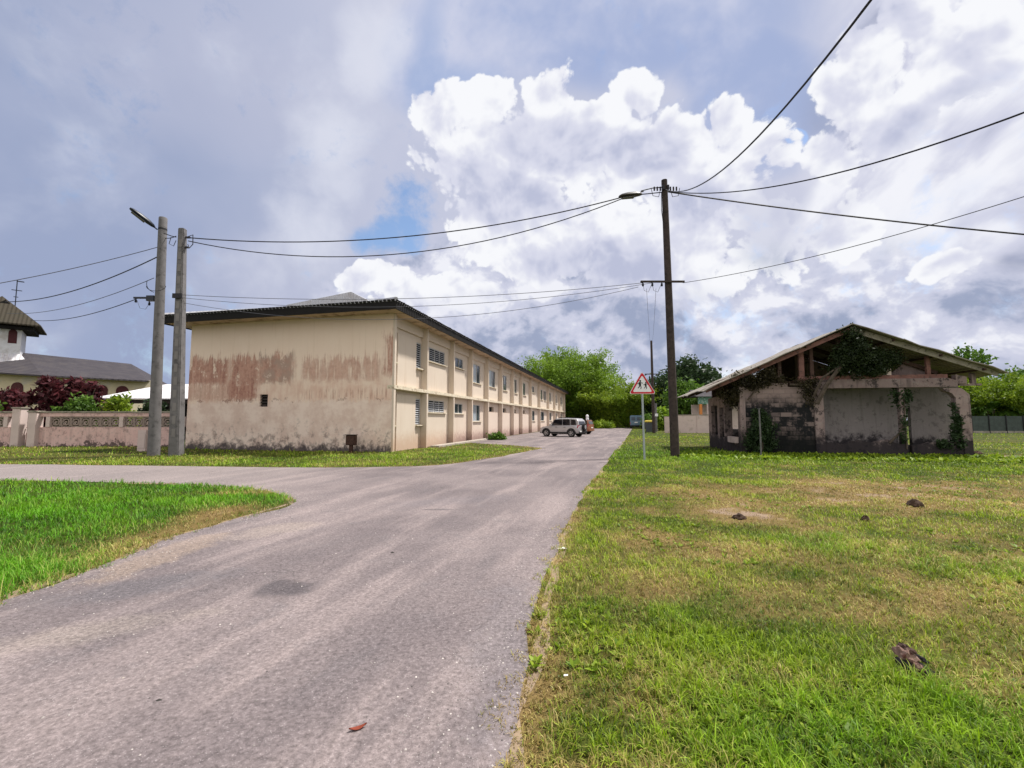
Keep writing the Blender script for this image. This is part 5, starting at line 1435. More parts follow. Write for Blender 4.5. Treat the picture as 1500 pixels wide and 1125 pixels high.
# ---- warning sign: red triangle with two children
def make_sign():
    p = gp(943, 675.5)
    t = empty('warning_sign', (p.x, p.y, 0), math.radians(-4), 'triangular red-bordered white sign with two running children on a grey post', 'road sign')
    MB().tube([(0.03, 0, -.05), (0, 0, 2.62)], .038, 12).build('post', M['galv'], t, smooth=True)
    side = 0.98; h = side * math.sqrt(3) / 2; z0 = 2.47; y = -.045
    def tri(k, n=6):
        """rounded triangle scaled about its centroid"""
        c = Vector((0, 0, z0 + h / 3)); V = [Vector((-side / 2, 0, z0)), Vector((side / 2, 0, z0)), Vector((0, 0, z0 + h))]
        V = [c + (v - c) * k for v in V]; r = 0.05 * k; out = []
        for i, v in enumerate(V):
            a = (V[i - 1] - v).normalized(); b = (V[(i + 1) % 3] - v).normalized(); m = (a + b).normalized()
            cen = v + m * (r * 2)
            base = math.atan2(-m.z, -m.x)
            for j in range(n + 1):
                an = base - PI / 3 + 2 * PI / 3 * j / n
                out.append(cen + Vector((math.cos(an) * r, 0, math.sin(an) * r)))
        return out
    pl = MB().prism([v + Vector((0, y, 0)) for v in tri(1.0)], (0, .022, 0)).build('plate', M['white_paint'], t)
    a, b = tri(0.955), tri(0.735)
    mb = MB(); n = len(a)
    for i in range(n):
        j = (i + 1) % n
        mb.prism([a[i] + Vector((0, y - .004, 0)), a[j] + Vector((0, y - .004, 0)), b[j] + Vector((0, y - .004, 0)), b[i] + Vector((0, y - .004, 0))], (0, .003, 0))
    mb.build('border', M['red_paint'], pl)
    def child(ox, oz, k, flip):
        mb = MB(); f = -1 if flip else 1
        def P(pts): mb.prism([(ox + f * x * k, y - .005, oz + z * k) for x, z in pts], (0, .004, 0))
        P([(.035 * math.cos(q) + .012, .035 * math.sin(q) + .300) for q in np.linspace(0, 2 * PI, 13)[:-1]])
        P([(-.035, .255), (.030, .262), (.045, .150), (.030, .115), (-.030, .115), (-.042, .16)])
        P([(-.030, .125), (.005, .125), (-.012, .070), (-.065, .020), (-.085, .040), (-.045, .080)])
        P([(.000, .125), (.034, .125), (.060, .070), (.040, .000), (.012, .000), (.028, .065)])
        P([(-.035, .255), (-.020, .225), (-.075, .175), (-.110, .195), (-.100, .210), (-.075, .200)])
        P([(.030, .262), (.040, .225), (.085, .200), (.120, .225), (.108, .240), (.085, .222)])
        return mb.build('pictogram', M['black_paint'], pl)
    child(-.085, z0 + .185, 1.0, False); child(.125, z0 + .185, .80, False)
    MB().box(-.06, .06, -.022, .05, z0 + .10, z0 + .15).box(-.06, .06, -.022, .05, z0 + .42, z0 + .47).build('clip', M['galv'], t)
make_sign()

# ============================================================ LEFT: boundary wall, shrubs, shed, church
WY = 26.0
def wx(px): return hp(px, 600, WY).x
def breeze_mesh():
    mb = MB(); w, h = .47, .56; t = .10
    for (a, b, c, d) in ((-w / 2, w / 2, 0, .05), (-w / 2, w / 2, h - .05, h), (-w / 2, -w / 2 + .05, .05, h - .05), (w / 2 - .05, w / 2, .05, h - .05)):
        mb.box(a, b, -t / 2, t / 2, c, d)
    n = 16
    for i in range(n):
        a0, a1 = 2 * PI * i / n, 2 * PI * (i + 1) / n
        q = [(.17 * math.cos(a0), .20 * math.sin(a0)), (.17 * math.cos(a1), .20 * math.sin(a1)), (.11 * math.cos(a1), .135 * math.sin(a1)), (.11 * math.cos(a0), .135 * math.sin(a0))]
        mb.prism([(x, -t / 2 + .006, h / 2 + z) for x, z in q], (0, t - .012, 0))
    mb.box(-.05, .05, -t / 2 + .01, t / 2 - .01, h / 2 - .05, h / 2 + .05)
    for s in (-1, 1):
        mb.prism([(s * .17, -t / 2 + .012, h / 2 - .02), (s * (w / 2 - .05), -t / 2 + .012, h / 2 - .02), (s * (w / 2 - .05), -t / 2 + .012, h / 2 + .02), (s * .17, -t / 2 + .012, h / 2 + .02)], (0, t - .024, 0))
        for r in (-1, 1):
            mb.prism([(s * .11, -t / 2 + .012, h / 2 + r * .15), (s * .14, -t / 2 + .012, h / 2 + r * .13), (s * .20, -t / 2 + .012, h / 2 + r * .23), (s * .17, -t / 2 + .012, h / 2 + r * .23)], (0, t - .024, 0))
    return mb
BREEZE = None
def garden_wall(x0, x1, label, posts):
    global BREEZE
    t = empty('garden_wall', (x0, WY, 0), 0, label, 'wall')
    L = x1 - x0
    z1, z2, zt = 1.10, 1.70, 1.98
    MB().box(0, L, -.09, .09, -.05, z1).build('panel', M['pinkwall'], t, bevel=0.01)
    MB().box(0, L, -.09, .09, z2, zt - .06).build('top_beam', M['pinkwall'], t, bevel=0.01)
    MB().box(-.02, L + .02, -.15, .15, zt - .057, zt + .03).build('coping', M['coping'], t, bevel=0.015)
    for q in posts:
        MB().box(q - .12, q + .12, -.13, .13, z1 + .003, z2 - .003).build('pilaster', M['palewall'], t, bevel=0.008)
    MB().box(0.0, L, .055, .075, z1 + .002, z2 - .002).build('back_shade', M['dark'], t) if False else None
    for a, b in zip(posts[:-1], posts[1:]):
        n = max(1, int((b - a - .24) / .50)); w = (b - a - .24) / n
        for k in range(n):
            x = a + .12 + (k + .5) * w
            if BREEZE is None:
                o = breeze_mesh().build('breeze_block', M['breeze'], t); BREEZE = o
            else:
                o = BREEZE.copy(); COL.objects.link(o); o.parent = t
            o.location = (x, 0, z1 + .02); o.scale = (w / .47 * .985, 1, 1)
    return t
xa0, xa1, xb0, xb1 = wx(-75), wx(27), wx(55), wx(268)
garden_wall(xa0, xa1 - .25, 'short pinkish breeze-block wall left of the rust-red gate', [0.12, (xa1 - xa0) - .55])
gw = garden_wall(xb0 + .22, xb1, 'long pink garden wall with a row of round-pattern breeze blocks', [0.55, 4.75, 8.3])
def pillar(x, label, h=2.15):
    t = empty('gate_pillar', (x, WY - .1, 0), 0, label, 'pillar')
    MB().box(-.24, .24, -.22, .22, -.05, h).build('shaft', M['palewall'], t, bevel=0.02)
    MB().box(-.29, .29, -.27, .27, h + .003, h + .09).build('cap', M['coping'], t, bevel=0.02)
pillar(wx(33), 'cream gate pillar left of the rust-red gate'); pillar(wx(56.5), 'pink gate pillar at the left end of the long breeze-block wall', 1.95)
t = empty('gate', (wx(44.5), WY + .05, 0), 0, 'low rust-red gate between the two gate pillars', 'gate')
w_ = (wx(56) - wx(33)) / 2 - .29
MB().box(-w_, w_, -.03, .03, .1, .78).build('leaf', M['gate'], t, bevel=0.01)
for k in range(5):
    x = -w_ + .1 + k * (2 * w_ - .2) / 4; MB().box(x - .02, x + .02, -.02, .02, .783, 1.05).build('bar', M['gate'], t)
MB().box(-w_, w_, -.025, .025, 1.053, 1.10).build('top_rail', M['gate'], t)

def shrub(name, label, px0, px1, pytop, Y, m, n, size, seed, group=None, zb=0.3, depth=0.8):
    a = hp(px0, 600, Y).x; b = hp(px1, 600, Y).x; zt = hp((px0 + px1) / 2, pytop, Y).z
    rng = random.Random(seed); cx = (a + b) / 2; bl_ = []
    w = b - a
    for k in range(9):
        u = rng.uniform(-.42, .42); z = zb + (zt - zb) * rng.uniform(.25, .86) * (1 - .35 * abs(u))
        bl_.append(((cx + u * w, Y + rng.uniform(-.4, .4) * depth, z), (w * rng.uniform(.16, .26), depth * .5, (zt - zb) * rng.uniform(.12, .22))))
    st = [([(cx + rng.uniform(-.1, .1) * w, Y, 0), (cx + rng.uniform(-.2, .2) * w, Y, zt * .4), (cx + rng.uniform(-.4, .4) * w, Y, zt * .8)], .05, .02) for _ in range(5)]
    return plant(name, label, 'shrub', st, bl_, n, size, m, seed, group, base=(cx, Y, 0), clump=int(40 * w), cl_r=.16)
shrub('croton', 'dark red croton bush nearest the left edge, behind the short wall', -60, 42, 549, 28.2, M['leaf_red'], 4500, .20, 41)
shrub('croton', 'dark red croton bush in the middle, rising above the gate', 36, 100, 547, 27.8, M['leaf_red'], 4500, .20, 42)
shrub('croton', 'dark red croton bush ending in bright red tips above the pink wall', 84, 146, 549, 27.9, M['leaf_red'], 4200, .20, 43)
shrub('croton', 'small dark red croton growing low behind the rust-red gate', 36, 62, 590, 26.9, M['leaf_red'], 1600, .15, 44, depth=.5)
shrub('shrub', 'mid-green bush in front of the red crotons behind the pink wall', 92, 140, 580, 27.0, M['leaf_mid'], 2600, .15, 45, depth=.5)
shrub('shrub', 'bright green low bush behind the long pink wall, left of the poles', 138, 206, 579, 27.6, M['leaf_lime'], 3400, .14, 46, depth=.6)
shrub('shrub', 'dark bush under the white shed roof behind the poles', 200, 262, 588, 28.8, M['leaf_dark'], 2200, .16, 47, depth=.6)
shrub('shrub', 'dull green bush at the far left edge behind the short wall', -40, 14, 576, 27.0, M['leaf_mid'], 2400, .15, 48, depth=.5)

# white sheet-roofed shed behind the wall
def shed():
    Y = 30.0; a = hp(134, 583, Y); b = hp(290, 583, Y)
    t = empty('shed', ((a.x + b.x) / 2, Y + 2.5, 0), 0, 'low open shed with a white corrugated sheet roof behind the pink wall', 'shed')
    h = (b.x - a.x) / 2; ze = 2.95; zr = 4.35
    rf = MB(); rf.v = [(-h, -2.6, ze), (h, -2.6, ze), (h, 2.6, zr), (-h + 1.0, 2.6, zr - .05), (-h, -2.6, ze - .07), (h, -2.6, ze - .07), (h, 2.6, zr - .07), (-h + 1.0, 2.6, zr - .12)]
    rf.f = [(0, 1, 2, 3), (7, 6, 5, 4), (0, 4, 5, 1), (1, 5, 6, 2), (2, 6, 7, 3), (3, 7, 4, 0)]
    rf.build('roof', M['sheet_white'], t)
    for x in np.linspace(-h + .3, h - .3, 5): MB().box(x - .06, x + .06, -2.4, -2.28, 0, ze - .02).build('post', M['pole_wood'], t)
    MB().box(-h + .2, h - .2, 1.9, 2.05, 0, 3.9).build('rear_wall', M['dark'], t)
    MB().box(-h + .1, h - .1, -2.45, -2.41, ze - .34, ze - .08).build('eave_board', M['pole_wood'], t)
    return t
shed()

# church: white tower with an olive hipped cap, long grey nave
def church():
    Y = 45.0; c = hp(-12, 600, Y)
    t = empty('church', (c.x, c.y, 0), 0, 'white church with a capped bell tower and a long dark grey nave roof', 'church')
    tw = empty('tower', (0, 0, 0), math.radians(42)); tw.parent = t
    zw = 11.05; hw = 1.75
    MB().box(-hw, hw, -hw, hw, 5.0, zw).build('wall', M['church_white'], tw)
    pts = [(.85, 9.15), (1.45, 9.15), (1.45, 10.2)] + [(1.15 + .30 * math.cos(q), 10.2 + .36 * math.sin(q)) for q in np.linspace(.2, PI - .2, 8)] + [(.85, 10.2)]
    MB().prism([(a, -hw - .03, z) for a, z in pts], (0, .05, 0)).build('louvred_window', M['church_red'], tw)
    pts = [(-1.25, 9.15), (-.65, 9.15), (-.65, 10.2)] + [(-.95 + .30 * math.cos(q), 10.2 + .36 * math.sin(q)) for q in np.linspace(.2, PI - .2, 8)] + [(-1.25, 10.2)]
    MB().prism([(a, -hw - .03, z) for a, z in pts], (0, .05, 0)).build('louvred_window', M['church_red'], tw)
    e = 3.15
    rf = MB(); A = [(-e, -e, 11.0), (e, -e, 11.0), (e, e, 11.0), (-e, e, 11.0)]; top = (0, 0, 14.1)
    rf.v = A + [top] + [(p[0], p[1], p[2] - .12) for p in A]
    rf.f = [(0, 1, 4), (1, 2, 4), (2, 3, 4), (3, 0, 4), (8, 7, 6, 5), (5, 6, 1, 0), (6, 7, 2, 1), (7, 8, 3, 2), (8, 5, 0, 3)]
    rf.build('roof', M['tower_roof'], tw)
    MB().box(-2.6, 2.6, -2.6, 2.6, 10.52, 10.80).build('lower_eave', M['sheet_black'], tw)
    MB().prism([(-.2, -.9, 13.15), (.9, -.9, 13.0), (.35, -.9, 13.6)], (0, .8, 0)).build('dormer', M['sheet_black'], tw)
    mm = MB(); mm.tube([(.9, .3, 12.8), (.9, .3, 16.0)], .045, 6); mm.box(.55, 1.3, .27, .33, 14.9, 14.97); mm.box(.85, 1.4, .27, .33, 15.85, 15.95); mm.box(.73, 1.07, .27, .33, 14.2, 14.26)
    mm.build('weather_vane', M['lamp_dark'], tw)
    sk = MB(); b = 2.5
    sk.v = [(-b, -b, 7.15), (b, -b, 7.15), (b, b, 7.15), (-b, b, 7.15), (-hw - .01, -hw - .01, 8.1), (hw + .01, -hw - .01, 8.1), (hw + .01, hw + .01, 8.1), (-hw - .01, hw + .01, 8.1)]
    sk.f = [(0, 1, 5, 4), (1, 2, 6, 5), (2, 3, 7, 6), (3, 0, 4, 7), (3, 2, 1, 0)]
    sk.build('skirt_roof', M['sheet_white'], tw)
    # nave: ridge and eave run away from the tower
    def lp(px, py, Yw): p = hp(px, py, Yw); return (p.x - c.x, p.y - c.y, p.z)
    E0 = lp(-90, 540, 40.5); E1 = lp(62, 549.5, 41.5); E2 = lp(216, 557.5, 47.5); Rg0 = lp(36, 517, 46.5); Rg1 = lp(192, 533, 53.0)
    rb = (Rg1[0] + 1.5, Rg1[1] + 5.0, E2[2]); lb = (Rg0[0] - 8, Rg0[1] + 3.5, 7.2); l0 = lp(-90, 517, 46.0)
    rf = MB(); rf.v = [E0, E1, E2, Rg1, Rg0, l0, rb, (E0[0], rb[1], E2[2])]
    rf.f = [(0, 1, 4, 5), (1, 2, 3, 4), (2, 6, 3), (5, 4, 3, 6, 7)]
    rf.v += [(v[0], v[1], v[2] - .14) for v in rf.v[:3]]; rf.f += [(0, 8, 9, 1), (1, 9, 10, 2)]
    rf.build('nave_roof', M['church_roof'], t)
    mb = MB()
    def inset(p, k): return (p[0] + (-.35) * k, p[1] + .9 * k)
    w0, w1, w2 = inset(E0, 1), inset(E1, 1), inset(E2, 1)
    for a, b, za, zb in ((w0, w1, E0[2], E1[2]), (w1, w2, E1[2], E2[2])):
        mb.v += [(a[0], a[1], 0), (b[0], b[1], 0), (b[0], b[1], zb + .1), (a[0], a[1], za + .1)]; k = len(mb.v); mb.f.append((k - 4, k - 3, k - 2, k - 1))
    k = len(mb.v); mb.v += [(w2[0], w2[1], 0), (rb[0], rb[1], 0), (rb[0], rb[1], E2[2]), (w2[0], w2[1], E2[2])]; mb.f.append((k, k + 1, k + 2, k + 3))
    mb.build('nave_wall', M['church_cream'], t)
    # arched windows along the nave wall
    for u, seg in ((.70, 0), (.05, 1), (.26, 1), (.49, 1), (.70, 1)):
        a, b = (w0, w1) if seg == 0 else (w1, w2)
        tx, ty = b[0] - a[0], b[1] - a[1]; ln = math.hypot(tx, ty); tx /= ln; ty /= ln
        px_, py_ = a[0] + tx * ln * u, a[1] + ty * ln * u; nx, ny = ty, -tx
        z0, z1, w = 3.0, 5.05, .50
        pts = [(-w, z0), (w, z0), (w, z1 - w)] + [(w * math.cos(q), z1 - w + w * math.sin(q)) for q in np.linspace(.2, PI - .2, 8)] + [(-w, z1 - w)]
        mb = MB(); mb.prism([(px_ + tx * s + nx * .02, py_ + ty * s + ny * .02, z) for s, z in pts], (nx * .05, ny * .05, 0))
        mb.build('nave_window', M['church_red'], t)
    return t
church()

# ============================================================ TREES
def bamboo(label, cx, cy, h, spread, n_culm, seed, m, n_leaf=90, leaf=.42):
    rng = np.random.default_rng(seed)
    t = empty('bamboo_clump', (cx, cy, 0), 0, label, 'bamboo')
    cul = MB(); P = []; D = []; tone = []
    for i in range(n_culm):
        a = rng.random() * 2 * PI; r0 = math.sqrt(rng.random()) * spread * .28
        out = spread * (.15 + .85 * rng.random()) * .55; hh = h * (.62 + .38 * rng.random()) * (1 - .25 * (out / (spread * .55)) ** 2)
        b = np.array([math.cos(a) * r0, math.sin(a) * r0, 0]); dv = np.array([math.cos(a + rng.normal() * .4), math.sin(a + rng.normal() * .4), 0])
        us = np.linspace(0, 1, 8)
        path = np.array([b + dv * out * (u ** 2.2) * 1.25 + np.array([0, 0, hh * (u * 1.15 - .22 * u ** 4)]) for u in us])
        cul.tube([Vector(p) for p in path], list(np.linspace(.07, .015, 8)), 5)
        tn = rng.random()
        k = n_leaf
        u = .10 + .90 * rng.random(k) ** .8
        idx = np.clip((u * 7).astype(int), 0, 6); f = u * 7 - idx
        base = path[idx] * (1 - f[:, None]) + path[idx + 1] * f[:, None]
        side = rng.normal(size=(k, 3)); side[:, 2] = side[:, 2] * .4 - .15
        side /= np.linalg.norm(side, axis=1)[:, None]
        reach = (.4 + 1.5 * rng.random(k)) * (.5 + .7 * (1 - u) + .3) * h / 16
        c = base + side * reach[:, None]
        for q in range(5):
            o = rng.normal(size=(k, 3)) * .28 * h / 16
            P.append(c + o); dd = side * .7 + rng.normal(size=(k, 3)) * .55; dd[:, 2] -= .35; D.append(dd)
            tone.append(np.clip(tn * .45 + .35 * u * (rng.random(k)) + rng.random(k) * .28, 0, 1))
    cul.build('culms', M['culm'], t)
    P = np.concatenate(P); D = np.concatenate(D); tone = np.concatenate(tone); n = len(P)
    P[:, 2] = np.maximum(P[:, 2], .1)
    D /= np.linalg.norm(D, axis=1)[:, None]
    B = np.cross(D, rng.normal(size=(n, 3))); B /= np.linalg.norm(B, axis=1)[:, None]
    s = leaf * (.6 + .8 * rng.random(n))
    L = D * (s * .9)[:, None]; Wd = B * (s * .22)[:, None]
    V = np.stack([P - L * .5, P + Wd, P + L * .5, P - Wd], 1).reshape(-1, 3)
    mesh_np('foliage', V, [np.arange(n * 4).reshape(-1, 4)], m, t, {'rnd': np.repeat(tone, 4)})
    return t
def at_px(px, Y): return hp(px, 600, Y).x
bamboo('big feathery bamboo clump rising behind the far end of the cream block', at_px(832, 99), 99, 18.6, 16.0, 150, 51, M['leaf_bamboo'], 150, .46)
bamboo('lower lime-green bamboo clump arching over the lane beside the big one', at_px(903, 92), 92, 10.6, 11.5, 100, 52, M['leaf_lime'], 120, .38)
bamboo('feathery bamboo at the right edge, behind the ruined house', at_px(1472, 61), 61, 8.6, 11.0, 120, 53, M['leaf_lime'], 120, .34)
bamboo('dim bamboo clump between the big bamboo and the lane end', at_px(868, 97), 97, 9.0, 9.5, 60, 54, M['leaf_bamboo'], 70, .45)

def tree(name, label, px, Y, h, cw, m, n, leaf, seed, crown_lo=.4, group=None, lumps=9, trunk=.22, flat=1.0):
    rng = random.Random(seed); cx = at_px(px, Y)
    t = empty(name, (cx, Y, 0), 0, label, 'tree', group)
    mb = MB(); bl_ = []
    mb.tube([(0, 0, -.1), (rng.uniform(-.2, .2), 0, h * crown_lo * .6), (rng.uniform(-.3, .3), 0, h * crown_lo), (0, 0, h * .8)], [trunk * 1.3, trunk, trunk * .8, trunk * .25], 8)
    for k in range(lumps):
        a = 2 * PI * k / lumps + rng.uniform(-.4, .4); r = cw * .5 * rng.uniform(.25, .72); z = h * (crown_lo + (1 - crown_lo) * rng.uniform(.15, .85))
        c = (math.cos(a) * r, math.sin(a) * r, z); q = rng.uniform(.20, .32)
        bl_.append((c, (cw * q, cw * q, h * (1 - crown_lo) * rng.uniform(.14, .24) * flat)))
        mb.tube([(0, 0, h * crown_lo * rng.uniform(.7, 1.1)), (c[0] * .5, c[1] * .5, (h * crown_lo + z) / 2), c], [trunk * .5, trunk * .32, trunk * .12], 6)
    bl_.append(((0, 0, h * .86), (cw * .22, cw * .22, h * .12)))
    mb.build('trunk', M['bark'], t, smooth=True)
    leaves('crown', [b[0] for b in bl_], [b[1] for b in bl_], n, leaf, m, t, seed, clump=int(n / 45), cl_r=leaf * 1.5, shell=.55)
    return t
tree('tree', 'tall dark tree with an open flat crown right of the wooden pole', 1018, 92, 14.2, 11.0, M['leaf_dark'], 5200, .50, 61, .55, lumps=8, trunk=.3)
tree('tree', 'dark rounded tree filling the gap left of the wooden pole', 975, 90, 10.0, 8.0, M['leaf_dark'], 6000, .45, 62, .2)
tree('tree', 'mid-green bushy tree right of the wooden pole above the pale wall', 1004, 80, 8.2, 7.5, M['leaf_mid'], 6000, .40, 63, .15)
tree('tree', 'dark bushy tree behind the eave at the left of the ruined house', 1040, 84, 8.0, 8.0, M['leaf_dark'], 6000, .42, 64, .15)
tree('tree', 'bright green tree whose top shows over the right slope of the ruin roof', 1408, 66, 11.2, 7.5, M['leaf_mid'], 6500, .36, 65, .3)
tree('tree', 'dark green low tree between the ruin and the right-hand bamboo', 1424, 66, 5.6, 4.5, M['leaf_mid'], 5000, .32, 66, .15)
tree('tree', 'broad olive tree at the right edge beyond the bamboo', 1530, 80, 10.5, 12, M['leaf_mid'], 7000, .42, 67, .15)
tree('tree', 'dark tree closing the lane behind the blue van', 935, 104, 8.5, 12, M['leaf_dark'], 8000, .5, 68, .05)
tree('tree', 'dark thicket tree under the big bamboo, right of the parked cars', 872, 106, 9.0, 14, M['leaf_dark'], 9000, .5, 69, .03)
tree('tree', 'dark thicket tree under the big bamboo, close to the end of the block', 846, 104, 9.0, 12, M['leaf_dark'], 8000, .5, 70, .03)
tree('tree', 'dark thicket tree behind the lime-green bamboo clump', 905, 110, 8.5, 14, M['leaf_dark'], 9000, .5, 71, .03)
tree('tree', 'dark tree behind the ruined house, hidden mostly by its roof', 1200, 80, 5.6, 14, M['leaf_dark'], 6000, .45, 72, .05)
def bush(name, label, px0, px1, pytop, Y, m, n, size, seed, depth=2.0):
    a = at_px(px0, Y); b = at_px(px1, Y); z = hp(px0, pytop, Y).z; cx = (a + b) / 2; w = (b - a)
    rng = random.Random(seed)
    bl_ = [((cx + rng.uniform(-.33, .33) * w, Y + rng.uniform(-.3, .3) * depth, z * rng.uniform(.3, .62)), (w * .24, depth * .5, z * .36)) for _ in range(8)]
    return plant(name, label, 'bush', [([(cx, Y, 0), (cx + .1, Y, z * .5)], .06, .03)], bl_, n, size, m, seed, base=(cx, Y, 0), clump=int(n / 40), cl_r=size)
bush('bush', 'rounded yellow-green bush on the verge right of the parked cars', 866, 898, 617.5, 82, M['leaf_lime'], 2600, .26, 81)
bush('bush', 'vivid broad-leaved green bush beside the wooden pole and pale wall', 962, 984, 594, 66, M['leaf_bamboo'], 3000, .34, 82)
bush('bush', 'low dark bush beside the lane, right of the blue van', 940, 964, 606, 78, M['leaf_mid'], 2200, .28, 83)
bush('bush', 'green hedge bush behind the right-hand shade-cloth fence', 1425, 1500, 602, 64, M['leaf_dark'], 5000, .30, 84)
bush('bush', 'small tuft of weeds at the foot of the facade by the fourth fin', 712, 742, 638, 34.5, M['leaf_mid'], 900, .14, 85, .5)
# far tree line that closes the horizon
def treeline():
    rng = np.random.default_rng(91); C = []; R = []
    for k in range(130):
        a = math.radians(-64 + 128 * k / 129); r = 150 + rng.random() * 30
        C.append((math.sin(a) * r, math.cos(a) * r, 1.8 + rng.random() * 1.6)); R.append((5.5, 4, 2.6 + rng.random() * 1.6))
    o = leaves('tree_line', C, R, 42000, .95, M['leaf_dark'], None, 92, clump=1500, cl_r=1.0)
    tag(o, 'far dark wood closing the view along the horizon', 'wood', kind='stuff')
treeline()

# small palm on the right field
def palm(px, py, h, label, seed):
    p = gp(px, py); rng = random.Random(seed)
    t = empty('small_palm', (p.x, p.y, 0), 0, label, 'palm', 'small palms on the right field')
    for k in range(3):
        a = 2 * PI * k / 3
        MB().tube([(math.cos(a) * .25, math.sin(a) * .25, -.05), (math.cos(a) * .4, math.sin(a) * .4, h * .6)], [.07, .05], 6).build('trunk', M['bark'], t)
    V = []; F = []
    for k in range(34):
        a = rng.random() * 2 * PI; el = rng.uniform(.1, 1.2); L = rng.uniform(.8, 1.4) * h * .42; c = Vector((math.cos(a) * .35, math.sin(a) * .35, h * .6))
        pts = [c + Vector((math.cos(a) * L * u * math.cos(el), math.sin(a) * L * u * math.cos(el), L * (u * math.sin(el) - .55 * u * u))) for u in np.linspace(0, 1, 7)]
        s = Vector((-math.sin(a), math.cos(a), 0))
        for i in range(1, 7):
            for sg in (-1, 1):
                q = pts[i]; e = q + s * sg * L * .26 * math.sin(PI * (i / 7.0) ** .8) + (pts[i] - pts[i - 1]) * .8 - Vector((0, 0, .1))
                b = len(V); V += [pts[i - 1], q, e]; F.append((b, b + 1, b + 2))
    V = np.array([tuple(v) for v in V]); F = np.array(F)
    mesh_np('fronds', V, [F], M['leaf_mid'], t, {'rnd': RNG.random(len(V))})
palm(1455, 632.5, 5.2, 'small tufted palm before the shade-cloth fence at the right, in the middle', 5)
palm(1474, 632.5, 4.2, 'smaller tufted palm before the shade-cloth fence, nearer the right edge', 6)
palm(1437, 632, 4.0, 'thin tufted palm before the shade-cloth fence, nearest the ruin', 7)

# ============================================================ VEHICLES, FAR STRUCTURES, SMALL THINGS
def wheel(parent, x, y, r, w, sgn, name='wheel'):
    t = empty(name, (x, y, r)); t.parent = parent
    rings = []
    for a, b in ((-.5, .86), (-.5, .97), (-.36, 1.0), (.36, 1.0), (.5, .97), (.5, .86)):
        rings.append([Vector((r * b * math.cos(q), a * w, r * b * math.sin(q))) for q in np.linspace(0, 2 * PI, 25)[:-1]])
    MB().loft(rings).build('tyre', M['tyre'], t, smooth=True)
    mb = MB(); yy = sgn * w * .52
    mb.loft([[Vector((r * k * math.cos(q), yy * s, r * k * math.sin(q))) for q in np.linspace(0, 2 * PI, 25)[:-1]] for k, s in ((.64, .4), (.64, 1.03), (.56, 1.03), (.54, .85))])
    for k in range(5):
        q = 2 * PI * k / 5; u = Vector((math.cos(q), 0, math.sin(q))); v = Vector((-math.sin(q), 0, math.cos(q)))
        mb.prism([u * r * .12 + v * r * .10 + Vector((0, yy * .98, 0)), u * r * .58 + v * r * .07 + Vector((0, yy * .98, 0)), u * r * .58 - v * r * .07 + Vector((0, yy * .98, 0)), u * r * .12 - v * r * .10 + Vector((0, yy * .98, 0))], (0, sgn * w * .06, 0))
    mb.tube([(0, yy * .9, 0), (0, yy * 1.1, 0)], r * .14, 10)
    mb.build('rim', M['alloy'], t, smooth=False)
    return t
def body_ring(x, zb, zt, hw, tum=0.9, n=7):
    """closed section of a car body: flat floor, bulging side, shoulder"""
    pts = [(hw * .90, zb), (hw * .985, zb + (zt - zb) * .18), (hw, zb + (zt - zb) * .5), (hw * .985, zb + (zt - zb) * .82), (hw * tum, zt), (hw * tum * .5, zt + .02)]
    r = [Vector((x, y, z)) for y, z in pts] + [Vector((x, -y, z)) for y, z in reversed(pts)]
    return r
